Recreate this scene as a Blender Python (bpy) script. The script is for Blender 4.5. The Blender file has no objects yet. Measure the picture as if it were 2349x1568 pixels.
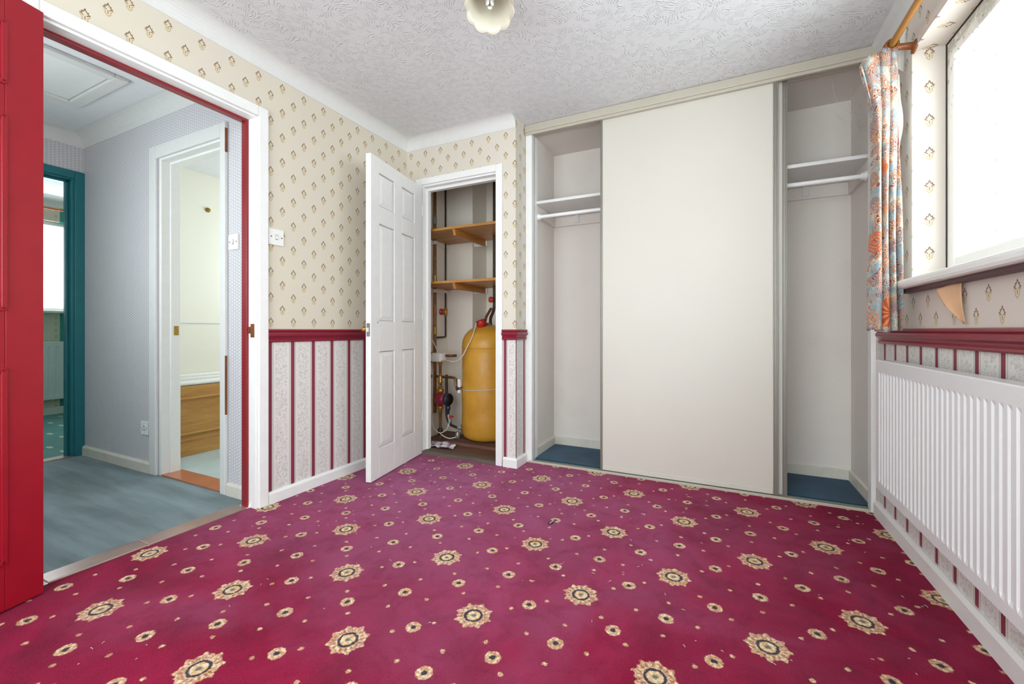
import bpy, bmesh, math, random
from mathutils import Vector, Matrix, noise as mnoise
random.seed(7)
scene = bpy.context.scene
col = scene.collection
PI = math.pi
# ------------------------------------------------------------------ camera, world, light, exposure
CAM_H = 0.92
FPX, CXP, CYP = 977.0, 1174.5, 758.0          # focal length and principal point in 2349x1568 pixels
YAW = math.atan((1650 - CXP) / FPX)
cd = bpy.data.cameras.new('camera'); cam = bpy.data.objects.new('camera', cd); col.objects.link(cam)
cd.sensor_width = 36; cd.lens = 36 * FPX / 2349; cd.shift_y = -(784 - CYP) / 2349; cd.clip_start = .02
cam.location = (0, 0, CAM_H); cam.rotation_euler = (PI / 2, 0, YAW)
scene.camera = cam
SKY = 7.6
w = bpy.data.worlds.new('overcast_sky'); scene.world = w; w.use_nodes = True
bg = w.node_tree.nodes['Background']; bg.inputs[0].default_value = (.905, .995, 1.055, 1); bg.inputs[1].default_value = SKY
def portal(name, loc, rot, sx, sy):
    l = bpy.data.lights.new(name, 'AREA'); l.shape = 'RECTANGLE'; l.size = sx; l.size_y = sy
    l.cycles.is_portal = True
    o = bpy.data.objects.new(name, l); col.objects.link(o); o.location = loc; o.rotation_euler = rot
portal('bedroom_window_portal', (.90, 1.02, 1.59), (0, PI / 2, 0), .94, 2.54)
portal('added_rear_window_portal', (-.72, -.81, 1.2), (PI / 2, 0, 0), 2.3, 1.8)  # sky portal of the window added behind the camera
portal('far_room_window_portal', (-6.72, 1.75, 1.63), (0, -PI / 2, 0), .98, 1.7)
portal('added_bathroom_window_portal', (-3.15, 3.42, 1.55), (-PI / 2, 0, 0), 1.3, 1.1)  # sky portal of the added bathroom window, out of view
portal('added_landing_window_portal', (-3.075, .21, 1.5), (PI / 2, 0, 0), .95, .9)  # sky portal of the added hall window, out of view
vs = scene.view_settings
vs.view_transform = 'Standard'; vs.look = 'None'; vs.gamma = 1; vs.use_curve_mapping = False
vs.exposure = 0.1

# ------------------------------------------------------------------ room dimensions
XL, XR = -2.15, .71          # bedroom left and right wall faces
YA, YW = 2.58, 2.735         # airing-cupboard wall face, wardrobe front
YB = -.75                    # wall behind the camera
ZC = 2.355                   # ceiling
XP = -1.228                  # pillar corner
YH = 1.455                   # hall wall with the bathroom door
XH = -4.25                   # hall end wall

# ------------------------------------------------------------------ helpers: meshes
def lin(c):
    if isinstance(c, str):
        c = [int(c[i:i + 2], 16) / 255 for i in (0, 2, 4)]
    return tuple(((x / 12.92) if x <= .04045 else ((x + .055) / 1.055) ** 2.4) for x in c[:3]) + (1,)
WORLD = {}
class MB:
    def __init__(s): s.v = []; s.f = []; s.sm = []; s.uv = {}
    def add(s, vs, fs, smooth=False):
        n = len(s.v); s.v += [Vector(p) for p in vs]
        for f in fs: s.f.append([i + n for i in f]); s.sm.append(smooth)
        return s
    def box(s, x0, x1, y0, y1, z0, z1):
        x0, x1 = min(x0, x1), max(x0, x1); y0, y1 = min(y0, y1), max(y0, y1); z0, z1 = min(z0, z1), max(z0, z1)
        return s.add([(x, y, z) for z in (z0, z1) for y in (y0, y1) for x in (x0, x1)],
                     [(0, 2, 3, 1), (4, 5, 7, 6), (0, 1, 5, 4), (1, 3, 7, 5), (3, 2, 6, 7), (2, 0, 4, 6)])
    def tube(s, pts, r, n=10, caps=True, smooth=True):
        pts = [Vector(p) for p in pts]; k = len(pts)
        rr = r if isinstance(r, (list, tuple)) else [r] * k
        T = []
        for i in range(k):
            a = pts[max(i - 1, 0)]; b = pts[min(i + 1, k - 1)]; T.append((b - a).normalized())
        up = Vector((0, 0, 1)) if abs(T[0].z) < .9 else Vector((1, 0, 0))
        N = (up - T[0] * up.dot(T[0])).normalized(); vs = []
        for i in range(k):
            N = (N - T[i] * N.dot(T[i])).normalized(); B = T[i].cross(N)
            for j in range(n):
                a = 2 * PI * j / n; vs.append(pts[i] + (N * math.cos(a) + B * math.sin(a)) * rr[i])
        fs = [(i * n + j, i * n + (j + 1) % n, (i + 1) * n + (j + 1) % n, (i + 1) * n + j) for i in range(k - 1) for j in range(n)]
        s.add(vs, fs, smooth)
        if caps:
            s.add(vs[:n], [tuple(reversed(range(n)))]); s.add(vs[-n:], [tuple(range(n))])
        return s
    def lathe(s, prof, c, axis=(0, 0, 1), n=24, smooth=True):
        c = Vector(c); A = Vector(axis).normalized()
        u = Vector((1, 0, 0)) if abs(A.x) < .9 else Vector((0, 1, 0)); U = (u - A * u.dot(A)).normalized(); W = A.cross(U)
        k = len(prof); vs = []
        for r, h in prof:
            for j in range(n):
                a = 2 * PI * j / n; vs.append(c + A * h + (U * math.cos(a) + W * math.sin(a)) * max(r, 1e-5))
        fs = [(i * n + j, i * n + (j + 1) % n, (i + 1) * n + (j + 1) % n, (i + 1) * n + j) for i in range(k - 1) for j in range(n)]
        return s.add(vs, fs, smooth)
    def sweep(s, prof, path, side=1, close=True):
        """prof: closed list of (offset from wall, z); path: plan polyline; side=1: offset to the left of travel"""
        P = [Vector((p[0], p[1])) for p in path]; k = len(P); D = [(P[i + 1] - P[i]).normalized() for i in range(k - 1)]
        Nn = [Vector((-d.y, d.x)) * side for d in D]; m = len(prof); vs = []
        for i in range(k):
            if i == 0: mt = Nn[0]
            elif i == k - 1: mt = Nn[-1]
            else:
                b = (Nn[i - 1] + Nn[i]); mt = b / (b.dot(Nn[i]))
            for d, z in prof: q = P[i] + mt * d; vs.append((q.x, q.y, z))
        fs = []
        for i in range(k - 1):
            for j in range(m): fs.append((i * m + j, i * m + (j + 1) % m, (i + 1) * m + (j + 1) % m, (i + 1) * m + j))
        s.add(vs, fs); s.add(vs[:m], [tuple(range(m))]); s.add(vs[-m:], [tuple(range(m))]); return s
    def grid(s, fn, nu, nv, smooth=True):
        vs = [fn(i / nu, j / nv) for j in range(nv + 1) for i in range(nu + 1)]
        fs = [(j * (nu + 1) + i, j * (nu + 1) + i + 1, (j + 1) * (nu + 1) + i + 1, (j + 1) * (nu + 1) + i) for j in range(nv) for i in range(nu)]
        return s.add(vs, fs, smooth)
    def xf(s, fn):
        s.v = [Vector(fn(p)) for p in s.v]; return s
    def build(s, name, m, parent=None, bevel=0, label=None, cat=None, group=None, kind=None, solid=0, uvs=None):
        if parent is None:
            xs = [p.x for p in s.v]; ys = [p.y for p in s.v]; zs = [p.z for p in s.v]
            o0 = Vector(((min(xs) + max(xs)) / 2, (min(ys) + max(ys)) / 2, min(zs)))
        else: o0 = WORLD[parent.name]
        me = bpy.data.meshes.new(name); me.from_pydata([p - o0 for p in s.v], [], s.f)
        me.polygons.foreach_set('use_smooth', s.sm)
        bm = bmesh.new(); bm.from_mesh(me); bmesh.ops.recalc_face_normals(bm, faces=bm.faces); bm.to_mesh(me); bm.free()
        if uvs:
            L = me.uv_layers.new(name='cloth')
            for lp in me.loops: L.data[lp.index].uv = uvs[lp.vertex_index]
        me.materials.append(m)
        o = bpy.data.objects.new(name, me); col.objects.link(o)
        if parent is None: o.location = o0
        else: o.parent = parent
        WORLD[o.name] = o0
        if bevel:
            b = o.modifiers.new('bevel', 'BEVEL'); b.width = bevel; b.segments = 2; b.limit_method = 'ANGLE'; b.angle_limit = math.radians(40)
        if solid:
            b = o.modifiers.new('thickness', 'SOLIDIFY'); b.thickness = solid; b.offset = 0
        return tag(o, label, cat, group, kind)
def tag(o, label=None, cat=None, group=None, kind=None):
    if label: o['label'] = label
    if cat: o['category'] = cat
    if group: o['group'] = group
    if kind: o['kind'] = kind
    return o
def thing(name, label, cat, loc, group=None, kind=None):
    o = bpy.data.objects.new(name, None); col.objects.link(o); o.location = loc; o.empty_display_size = .05
    WORLD[o.name] = Vector(loc)
    return tag(o, label, cat, group, kind)
def struct(name, mb, m, label=None, parent=None, bevel=0, cat=None):
    return mb.build(name, m, parent, bevel, label, cat, None, 'structure' if parent is None else None)
def bez(pts, n=14):
    """smooth curve through points (Catmull-Rom)"""
    P = [Vector(p) for p in pts]; P = [P[0] * 2 - P[1]] + P + [P[-1] * 2 - P[-2]]; out = []
    for i in range(1, len(P) - 2):
        a, b, c, d = P[i - 1:i + 3]
        for k in range(n):
            t = k / n
            out.append(.5 * ((2 * b) + (c - a) * t + (2 * a - 5 * b + 4 * c - d) * t * t + (3 * b - a - 3 * c + d) * t ** 3))
    out.append(P[-2]); return out
def elbow(pts, r=.03, n=6):
    """polyline with rounded corners"""
    P = [Vector(p) for p in pts]; out = [P[0]]
    for i in range(1, len(P) - 1):
        a = (P[i - 1] - P[i]); b = (P[i + 1] - P[i]); rr = min(r, a.length * .49, b.length * .49)
        s0 = P[i] + a.normalized() * rr; s1 = P[i] + b.normalized() * rr
        for k in range(n + 1):
            t = k / n; out.append(s0 * (1 - t) ** 2 + P[i] * 2 * t * (1 - t) + s1 * t * t)
    out.append(P[-1]); return out
# measured points: a pixel of the survey photograph taken to a known distance in the room
FW = Vector((-math.sin(YAW), math.cos(YAW), 0)); RT = Vector((math.cos(YAW), math.sin(YAW), 0)); CM = Vector((0, 0, CAM_H))
def ray(px, py): return FW + RT * ((px - CXP) / FPX) + Vector((0, 0, (CYP - py) / FPX))
def aty(px, py, y): d = ray(px, py); return CM + d * (y / d.y)
def atx(px, py, x): d = ray(px, py); return CM + d * (x / d.x)
def atz(px, py, z): d = ray(px, py); return CM + d * ((z - CAM_H) / d.z)

# ------------------------------------------------------------------ helpers: materials
class S:
    """a socket with arithmetic"""
    def __init__(s, nt, sock): s.nt = nt; s.k = sock
    def _m(s, op, *a): return mth(s.nt, op, s, *a)
    def __add__(s, o): return s._m('ADD', o)
    __radd__ = __add__
    def __sub__(s, o): return s._m('SUBTRACT', o)
    def __rsub__(s, o): return mth(s.nt, 'SUBTRACT', o, s)
    def __mul__(s, o): return s._m('MULTIPLY', o)
    __rmul__ = __mul__
    def __truediv__(s, o): return s._m('DIVIDE', o)
    def abs(s): return s._m('ABSOLUTE')
    def gt(s, o): return s._m('GREATER_THAN', o)
    def lt(s, o): return s._m('LESS_THAN', o)
    def min(s, o): return s._m('MINIMUM', o)
    def max(s, o): return s._m('MAXIMUM', o)
    def fr(s): return s._m('FRACT')
    def pp(s, o): return s._m('PINGPONG', o)
    def sin(s): return s._m('SINE')
    def cos(s): return s._m('COSINE')
    def sq(s): return s._m('SQRT')
    def below(s, e, w): return sstep(s.nt, s, e + w, e - w)
    def above(s, e, w): return sstep(s.nt, s, e - w, e + w)
def put(nt, inp, v):
    if isinstance(v, S): nt.links.new(v.k, inp)
    elif isinstance(v, (tuple, list, Vector)) and len(inp.default_value) == 4 and len(v) == 3: inp.default_value = tuple(v) + (1,)
    else: inp.default_value = v
def mth(nt, op, *a):
    n = nt.nodes.new('ShaderNodeMath'); n.operation = op
    for i, x in enumerate(a): put(nt, n.inputs[i], x)
    return S(nt, n.outputs[0])
def sstep(nt, v, a, b):
    """0 at a, 1 at b"""
    n = nt.nodes.new('ShaderNodeMapRange'); n.clamp = True
    put(nt, n.inputs[0], v); put(nt, n.inputs[1], a); put(nt, n.inputs[2], b); put(nt, n.inputs[3], 0.0); put(nt, n.inputs[4], 1.0)
    return S(nt, n.outputs[0])
def comb(nt, x, y, z=0.0):
    n = nt.nodes.new('ShaderNodeCombineXYZ')
    for i, v in enumerate((x, y, z)): put(nt, n.inputs[i], v)
    return S(nt, n.outputs[0])
def sepn(nt, v):
    n = nt.nodes.new('ShaderNodeSeparateXYZ'); put(nt, n.inputs[0], v); return [S(nt, o) for o in n.outputs]
def geo(nt):
    n = nt.nodes.new('ShaderNodeNewGeometry'); return S(nt, n.outputs['Position']), S(nt, n.outputs['True Normal'])
def noise(nt, vec, scale, detail=2.0, rough=.5, dist=0.0, color=False):
    n = nt.nodes.new('ShaderNodeTexNoise')
    if vec is not None: put(nt, n.inputs['Vector'], vec)
    n.inputs['Scale'].default_value = scale; n.inputs['Detail'].default_value = detail; n.inputs['Roughness'].default_value = rough; n.inputs['Distortion'].default_value = dist
    return S(nt, n.outputs['Color' if color else 'Fac'])
def voro(nt, vec, scale, out='Distance', feature='F1', rand=1.0):
    n = nt.nodes.new('ShaderNodeTexVoronoi'); n.feature = feature; put(nt, n.inputs['Vector'], vec); n.inputs['Scale'].default_value = scale; n.inputs['Randomness'].default_value = rand
    return S(nt, n.outputs[out])
def wave(nt, vec, scale, dist=0.0, detail=2.0, dscale=1.0, direction='X'):
    n = nt.nodes.new('ShaderNodeTexWave'); n.bands_direction = direction; put(nt, n.inputs['Vector'], vec)
    n.inputs['Scale'].default_value = scale; n.inputs['Distortion'].default_value = dist; n.inputs['Detail'].default_value = detail; n.inputs['Detail Scale'].default_value = dscale
    return S(nt, n.outputs['Fac'])
def mix(nt, f, a, b):
    n = nt.nodes.new('ShaderNodeMix'); n.data_type = 'RGBA'; put(nt, n.inputs[0], f); put(nt, n.inputs[6], a); put(nt, n.inputs[7], b); return S(nt, n.outputs[2])
def vmath(nt, op, a, b=None, out=0):
    n = nt.nodes.new('ShaderNodeVectorMath'); n.operation = op; put(nt, n.inputs[0], a)
    if b is not None:
        if op == 'SCALE': put(nt, n.inputs['Scale'], b)
        else: put(nt, n.inputs[1], b)
    return S(nt, n.outputs[out])
def bump(nt, h, strength=.3, dist=.01):
    n = nt.nodes.new('ShaderNodeBump'); n.inputs['Strength'].default_value = strength; n.inputs['Distance'].default_value = dist; put(nt, n.inputs['Height'], h); return S(nt, n.outputs[0])
def new(name):
    m = bpy.data.materials.new(name); m.use_nodes = True; nt = m.node_tree; return m, nt, nt.nodes['Principled BSDF']
def fin(nt, p, color=None, rough=None, metal=None, normal=None, **kw):
    if color is not None: put(nt, p.inputs['Base Color'], color)
    if rough is not None: put(nt, p.inputs['Roughness'], rough)
    if metal is not None: put(nt, p.inputs['Metallic'], metal)
    if normal is not None: put(nt, p.inputs['Normal'], normal)
    for k, v in kw.items(): put(nt, p.inputs[k], v)
def paint(name, c, rough=.4, var=.04, bmp=.06, scale=25, metal=0.0, spec=.5):
    m, nt, p = new(name); P, N = geo(nt); n = noise(nt, P, scale, 4); c = lin(c)
    d = tuple(x * (1 - 2.2 * var) for x in c[:3]) + (1,)
    fin(nt, p, mix(nt, n.above(.5, .25), d, c), rough, metal, bump(nt, noise(nt, P, scale * 6, 2), bmp, .003)); p.inputs['Specular IOR Level'].default_value = spec
    return m
def stained(name, c, stain, rough=.6, amount=.5, scale=3.0):
    """flat paint with marks: scuffs and specks"""
    m, nt, p = new(name); P, N = geo(nt)
    n = noise(nt, P, scale, 5, .6); s1 = n.above(.62, .1) * (amount * .25)
    sp = voro(nt, P, 26.0); s2 = sp.below(.045, .012) * noise(nt, P, 2.1, 2).above(.56, .03)
    c1 = mix(nt, s1, lin(c), lin(stain)); c2 = mix(nt, s2 * amount, c1, lin('5a5048'))
    fin(nt, p, c2, rough, 0.0, bump(nt, noise(nt, P, 70, 3), .1, .003)); return m

WHITE = paint('white_gloss_paint', 'eeeeeb', .32, .02, .05)
WHITE2 = paint('white_satin_paint', 'dededb', .5, .02, .05)
UPVC = paint('white_plastic', 'ecebe6', .28, .01, .02)
RADW = paint('radiator_enamel', 'e2e3e3', .3, .01, .02)
CEILSM = paint('smooth_white_ceiling', 'e6e7e8', .8, .02, .08)
REDG = paint('red_gloss_paint', '9c1424', .27, .05, .12, 12)
REDS = paint('maroon_gloss_paint', '8a2028', .3, .06, .1, 12)
REDD = paint('crimson_dado_paint', '8a2236', .3, .06, .1, 14)
TEAL = paint('teal_gloss_paint', '1d7079', .3, .06, .1, 12)
CREAM = paint('cream_panel', 'cfcabf', .45, .012, .03, 3)
TRIM = paint('greige_track', 'bdb6a6', .42, .03, .05)
ALU = paint('grey_metal_stile', '8f8a80', .38, .04, .04, 30, .35)
WARD = stained('wardrobe_interior_paint', 'e3dbd3', 'bfb2a6', .7, .6)
CUPB = stained('cupboard_interior_paint', 'f0e8dc', 'd0c3b0', .75, .5)
BATHW = stained('cream_bathroom_wall', 'e9e5d6', 'd8d2c0', .4, .12)
SKIRTD = stained('scuffed_skirting', 'd9d4c8', 'a99676', .5, .8, 9.0)
BRASS = paint('brass', 'bd9543', .35, .12, .1, 60, .6)
COPPER = paint('tarnished_copper', '8a5a3a', .4, .22, .1, 22, .5)
COPPERL = paint('copper_pipe', 'a06a3c', .36, .25, .1, 22, .5)
COPPERD = paint('dark_pipe', '4a3a30', .45, .25, .1, 22, .3)
STEEL = paint('fitting_steel', '9c9a95', .35, .15, .1, 60, .5)
REDP = paint('red_plastic', 'c0281e', .4, .05, .05)
PUMPR = paint('pump_red_enamel', 'a32340', .38, .08, .15, 30)
BLACK = paint('black_plastic', '17171c', .35, .1, .05)
DARKB = paint('navy_plastic', '2c2f42', .4, .1, .05)
CABLE = paint('white_cable', 'd6d2c6', .45, .04, .02)
SILLU = paint('dark_sill_underside', '59343a', .5, .1, .1)
DARK = paint('dark_gap', '2a221e', .7, .1, .1)
PEACH = paint('wallpaper_back', 'd9ad86', .7, .08, .1, 15)
POLE = paint('varnished_pole', 'a8712e', .3, .15, .05, 9)
BRKT = paint('bracket_wood', '8a4d1c', .35, .2, .05, 12)
COPPOLE = paint('orange_pole', 'c06a35', .35, .1, .05)
LABELW = paint('paper_label', 'dcdad2', .6, .02, .02)
def mould():
    m, nt, p = new('mould_stained_frame'); P, N = geo(nt); x, y, z = sepn(nt, P)
    n = noise(nt, P, 7, 5, .65, .6); hi = z + (n - .5) * .55
    a = hi.above(1.97, .05) * noise(nt, P, 34, 4, .65).above(.44, .10); sp = voro(nt, P, 42).below(.16, .06) * hi.above(1.78, .08)
    c = mix(nt, a * .65, lin('ecebe6'), lin('9a9a80')); c = mix(nt, sp * .8, c, lin('474a40')); fin(nt, p, c, .35, 0.0); return m
MOULD = mould()
def wood(name, light, dark, axis, rough=.4, scale=9.0):
    m, nt, p = new(name); P, N = geo(nt)
    sc = {'x': (.10, 1, 1), 'y': (1, .10, 1), 'z': (1, 1, .10)}[axis]
    v = vmath(nt, 'MULTIPLY', P, sc)
    g = noise(nt, v, scale * 6, 6, .65, 1.2); k = noise(nt, v, scale, 3, .5, 2.5)
    t = (g * .55 + k * .6)
    kn = voro(nt, vmath(nt, 'MULTIPLY', P, (.6 if axis == 'x' else 1.4, .6 if axis == 'y' else 1.4, 1.4)), 5.0).below(.06, .04)
    c = mix(nt, t.above(.56, .22), lin(light), lin(dark)); c = mix(nt, kn * .7, c, lin('5a3516'))
    fin(nt, p, c, rough, 0.0, bump(nt, g, .12, .003)); return m
PINE = wood('knotty_pine_boards', 'cf9a4e', 'a0682a', 'x')
PINEB = wood('pine_bearer', 'c98d45', '9a5f28', 'y')
BATHP = wood('pine_bath_panel', 'cd9c58', 'a87234', 'y', .32)
OLDW = wood('worn_threshold_wood', '75675c', '4d4039', 'x', .7)
BOARD = wood('brown_platform_board', '7d5748', '5b3b30', 'x', .7)

def seg(nt, p2, a, b):
    ax, ay = a; dx, dy = b[0] - ax, b[1] - ay; L2 = dx * dx + dy * dy
    q = vmath(nt, 'SUBTRACT', p2, (ax, ay, 0))
    h = vmath(nt, 'DOT_PRODUCT', q, (dx / L2, dy / L2, 0), out=1)._m('MAXIMUM', 0.0).min(1.0)
    r = vmath(nt, 'SUBTRACT', q, vmath(nt, 'SCALE', Vector((dx, dy, 0)), h))
    return vmath(nt, 'LENGTH', r, out=1)
def mn(l):
    r = l[0]
    for x in l[1:]: r = r.min(x)
    return r
PER = .1345
def paper_uv(nt, ph_x, ph_y):
    P, N = geo(nt); x, y, z = sepn(nt, P); nx, ny, nz = [a.abs() for a in sepn(nt, N)]
    fx = nx.gt(.5); fz = nz.gt(.5)
    u = (y - ph_x) * fx.max(fz) + (x - ph_y) * (1.0 - fx.max(fz))
    return P, u, z * (1.0 - fz) + x * fz, z
def wallpaper(name, ph_x, ph_y, base='d7cebb'):
    """upper paper with interleaved columns of sprigs, and striped paper for under the rail.
    ph_x: motif phase along y on walls facing x; ph_y: phase along x on walls facing y"""
    m, nt, p = new(name + '_sprigs'); P, u, v, z = paper_uv(nt, ph_x, ph_y)
    uu = u / PER; vv = (v - 1.502) / PER
    c1 = (uu + .25).fr().gt(.5)                 # odd column
    us = ((uu + .25)._m('MULTIPLY', 2.0).fr() - .5) * (PER / 2)
    vsx = ((vv + c1 * .5 + .5).fr() - .5) * PER
    mm = comb(nt, us.abs() * 1000.0, vsx * 1000.0)
    wob = (noise(nt, P, 420, 1) - .5) * 1.6
    dk = mn([seg(nt, mm, a, b) for a, b in [((0, 25), (4.5, 14)), ((4.5, 14), (9.5, 14.5)), ((9.5, 14.5), (8, 9)), ((8, 9), (14.5, 6)), ((14.5, 6), (5.5, 0))]])
    gd = mn([seg(nt, mm, a, b) for a, b in [((15, 1), (8, -8)), ((8, -8), (8.5, -17)), ((8.5, -17), (0, -25))]])
    dot = mn([seg(nt, mm, (0, -4), (0, -9)), seg(nt, mm, (0, -13), (0, -14))])
    fill = seg(nt, mm, (0, 16), (0, -18))
    col0 = mix(nt, noise(nt, P, 1.3, 2).above(.5, .2) * .5, lin(base), lin('d6cdc2'))
    c = mix(nt, fill.below(6.0, 2.0) * .6, col0, lin('d9c9a0'))
    c = mix(nt, (gd + wob).below(1.8, .8) * .8, c, lin('b49a5e'))
    c = mix(nt, (dk + wob).below(1.7, .8) * .92, c, lin('5f3828'))
    c = mix(nt, (dot + wob).below(1.8, .8) * .85, c, lin('7a5434'))
    fin(nt, p, c, .62, 0.0, bump(nt, noise(nt, P, 60, 2), .08, .003)); up = m
    m, nt, p = new(name + '_stripes'); P, u, v, z = paper_uv(nt, ph_x, ph_y - PER / 2)
    s = ((u + .0155) / PER).fr() * PER * 1000.0         # mm from stripe edge
    red = s.below(21.5, .5)
    lines = (s - 10.0).abs().below(3.6, .6)
    rope = ((s - 27.5).abs().below(4.2, .6)).max((s - 127.0).abs().below(4.2, .6))
    rs = ((z * 1000.0 + s * 1.3) / 7.0)._m('FRACT').above(.5, .2)
    dm = comb(nt, s * .001, z + (u / PER)._m('FLOOR') * .37)
    dd = vmath(nt, 'ADD', dm, vmath(nt, 'SCALE', noise(nt, dm, 38, 2, .5, 0, True), .022))
    blob = voro(nt, dd, 52.0).below(.30, .06); vine = (noise(nt, dd, 46, 2, .5, 1.5) - .5).abs().below(.035, .02)
    fl = blob.max(vine) * (s - 77.0).abs().below(36.0, 4.0)
    lc = mix(nt, fl * .6, lin('e0dcd8'), lin('b4aea6'))
    lc = mix(nt, rope * (rs * .5 + .35), lc, lin('b3a898'))
    lc = mix(nt, red, lc, mix(nt, lines * .5, lin('7c2238'), lin('9a4358')))
    fin(nt, p, lc, .6, 0.0); return up, m
WP_L = wallpaper('wallpaper_door_wall', 1.479, .109 - PER / 2)
WP_A = wallpaper('wallpaper_cupboard_wall', 1.479 + .03, -1.303 + PER / 2, 'd7cfc1')
WP_R = wallpaper('wallpaper_window_wall', 1.802, .764, 'd5ccc2')
ZD = .87
def papered(name, boxes, mats):
    b = MB()
    for x0, x1, y0, y1, z0, z1 in boxes:
        if z0 < ZD < z1: b.box(x0, x1, y0, y1, z0, ZD); b.box(x0, x1, y0, y1, ZD, z1)
        else: b.box(x0, x1, y0, y1, z0, z1)
    o = struct(name, b, mats[0]); o.data.materials.append(mats[1]); zz = WORLD[o.name].z
    for f in o.data.polygons:
        if f.center.z + zz < ZD - .001: f.material_index = 1
    return o
def hallpaper():
    m, nt, p = new('grey_dotted_hall_paper'); P, N = geo(nt); x, y, z = sepn(nt, P); nx = sepn(nt, N)[0].abs().gt(.5)
    u = y * nx + x * (1.0 - nx)
    col_ = (u / .021); a = (col_.fr() - .5).abs(); b = ((z / .018 + col_._m('FLOOR') * .5).fr() - .5).abs()
    d = (a * a + b * b).sq().below(.27, .12)
    c = mix(nt, d, lin('c3c1c4'), lin('dddce0'))
    fin(nt, p, c, .6, 0.0, bump(nt, d, .35, .003)); return m
HALLP = hallpaper()
def artex():
    m, nt, p = new('swirled_textured_ceiling'); P, N = geo(nt)
    vn = nt.nodes.new('ShaderNodeTexVoronoi'); vn.inputs['Scale'].default_value = 5.0; put(nt, vn.inputs['Vector'], P)
    cx, cy, cz = sepn(nt, S(nt, vn.outputs['Color'])); q = vmath(nt, 'SUBTRACT', P, S(nt, vn.outputs['Position']))
    qx, qy, qz = sepn(nt, vmath(nt, 'ADD', q, vmath(nt, 'SCALE', noise(nt, P, 14, 2, .5, 0, True), .06)))
    r = ((qx + (cx - .5) * .12) * (qx + (cx - .5) * .12) + (qy + (cy - .5) * .12) * (qy + (cy - .5) * .12)).sq()
    st = (r * 520.0 + noise(nt, P, 22, 3) * 9.0).sin().above(.55, .4)
    brk = noise(nt, P, 26, 3, .6, .6).above(.53, .05)
    h = st * brk + noise(nt, P, 9, 2) * .3
    fin(nt, p, lin('dddedf'), .75, 0.0, bump(nt, h, .6, .0075)); return m
ARTEX = artex()
def carpet():
    m, nt, p = new('crimson_medallion_carpet'); P, N = geo(nt)
    j1 = vmath(nt, 'SCALE', vmath(nt, 'SUBTRACT', noise(nt, P, 85, 2, .6, 0, True), (.5, .5, .5)), .011)
    j2 = vmath(nt, 'SCALE', vmath(nt, 'SUBTRACT', noise(nt, P, 330, 1, .5, 0, True), (.5, .5, .5)), .008)
    x, y, z = sepn(nt, vmath(nt, 'ADD', P, vmath(nt, 'ADD', j1, j2))); ux, uy = .04675, .04275
    x0, y0, _ = sepn(nt, P)
    a = ((x + .995) / ux).pp(6.0); b = ((y - 1.440) / uy).pp(6.0)
    s = (a + b).gt(6.0); a = a + s * (6.0 - a * 2.0); b = b + s * (6.0 - b * 2.0)
    def dist(i, k):
        dx = (a - float(i)) * ux; dy = (b - float(k)) * uy; return (dx * dx + dy * dy).sq()
    r = dist(0, 0); th = mth(nt, 'ARCTAN2', b * uy, a * ux)
    tuft = voro(nt, P, 190.0); tcol = sepn(nt, voro(nt, P, 120.0, 'Color'))[0]; tedge = voro(nt, P, 120.0, 'Distance', 'F1')
    big = (r - (th * 8.0).cos() * .0045 - (th * 16.0).cos() * .003).below(.055, .002)
    gap = (r - .041).abs().below(.006, .003) * (th * 16.0 + 1.2).cos().lt(-.45)
    crack = tedge.above(.52, .05) * r.above(.033, .002)
    ring = (r - .0265).abs().below(.0045, .0015); core = r.below(.008, .003)
    r2 = mn([dist(3, 3), dist(6, 0), dist(0, 6)]); r3 = mn([dist(4, 0), dist(0, 4), dist(2, 2)])
    tan = big.max(r2.below(.0235, .0015)).max(r3.below(.0070, .0015)) * (1.0 - gap * .6) * (1.0 - crack * .42)
    navy = ring.max(r2.below(.0088, .0015))
    # wear and painted sheen: trodden dark patches, mauve area for window sheen and some fading, unfaded wedge where the cupboard door stands
    tl = noise(nt, P, 2.4, 5, .62, .8); sheen_fade = noise(nt, P, 1.6, 4, .6, .6)
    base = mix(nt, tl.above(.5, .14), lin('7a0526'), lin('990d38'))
    dd = ((x0 + 1.55) * (x0 + 1.55) * .55 + (y0 - 2.2) * (y0 - 2.2)).sq() + (sheen_fade - .5) * 1.7
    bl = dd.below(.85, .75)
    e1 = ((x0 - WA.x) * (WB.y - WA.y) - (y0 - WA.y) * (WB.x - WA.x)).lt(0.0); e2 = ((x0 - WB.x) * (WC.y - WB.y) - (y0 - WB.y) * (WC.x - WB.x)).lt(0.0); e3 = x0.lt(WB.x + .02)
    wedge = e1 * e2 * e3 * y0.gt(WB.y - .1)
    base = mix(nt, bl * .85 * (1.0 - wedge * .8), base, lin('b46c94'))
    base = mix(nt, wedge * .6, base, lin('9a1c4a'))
    base = mix(nt, noise(nt, P, 9, 5, .7, .5).above(.56, .08) * .32, base, lin('5c0a24'))
    fib = noise(nt, P, 240, 3, .75); base = mix(nt, fib.above(.5, .22) * .32, base, lin('560c26')); base = mix(nt, fib.below(.4, .1) * .28, base, lin('b03a68'))
    tanc = mix(nt, tcol, lin('cda06c'), lin('f0dcb6'))
    c = mix(nt, tan, base, tanc); c = mix(nt, navy * .95, c, lin('1b2438')); c = mix(nt, core * .8, c, lin('1f4a5c'))
    h = fib + tuft * .25
    fin(nt, p, c, .95, 0.0, bump(nt, h, .6, .007)); p.inputs['Sheen Weight'].default_value = .13; p.inputs['Sheen Roughness'].default_value = .45
    p.inputs['Sheen Tint'].default_value = lin('d090b4'); p.inputs['Specular IOR Level'].default_value = .1; return m
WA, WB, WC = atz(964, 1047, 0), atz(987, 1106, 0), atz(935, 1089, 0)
CARPET = carpet()
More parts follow.
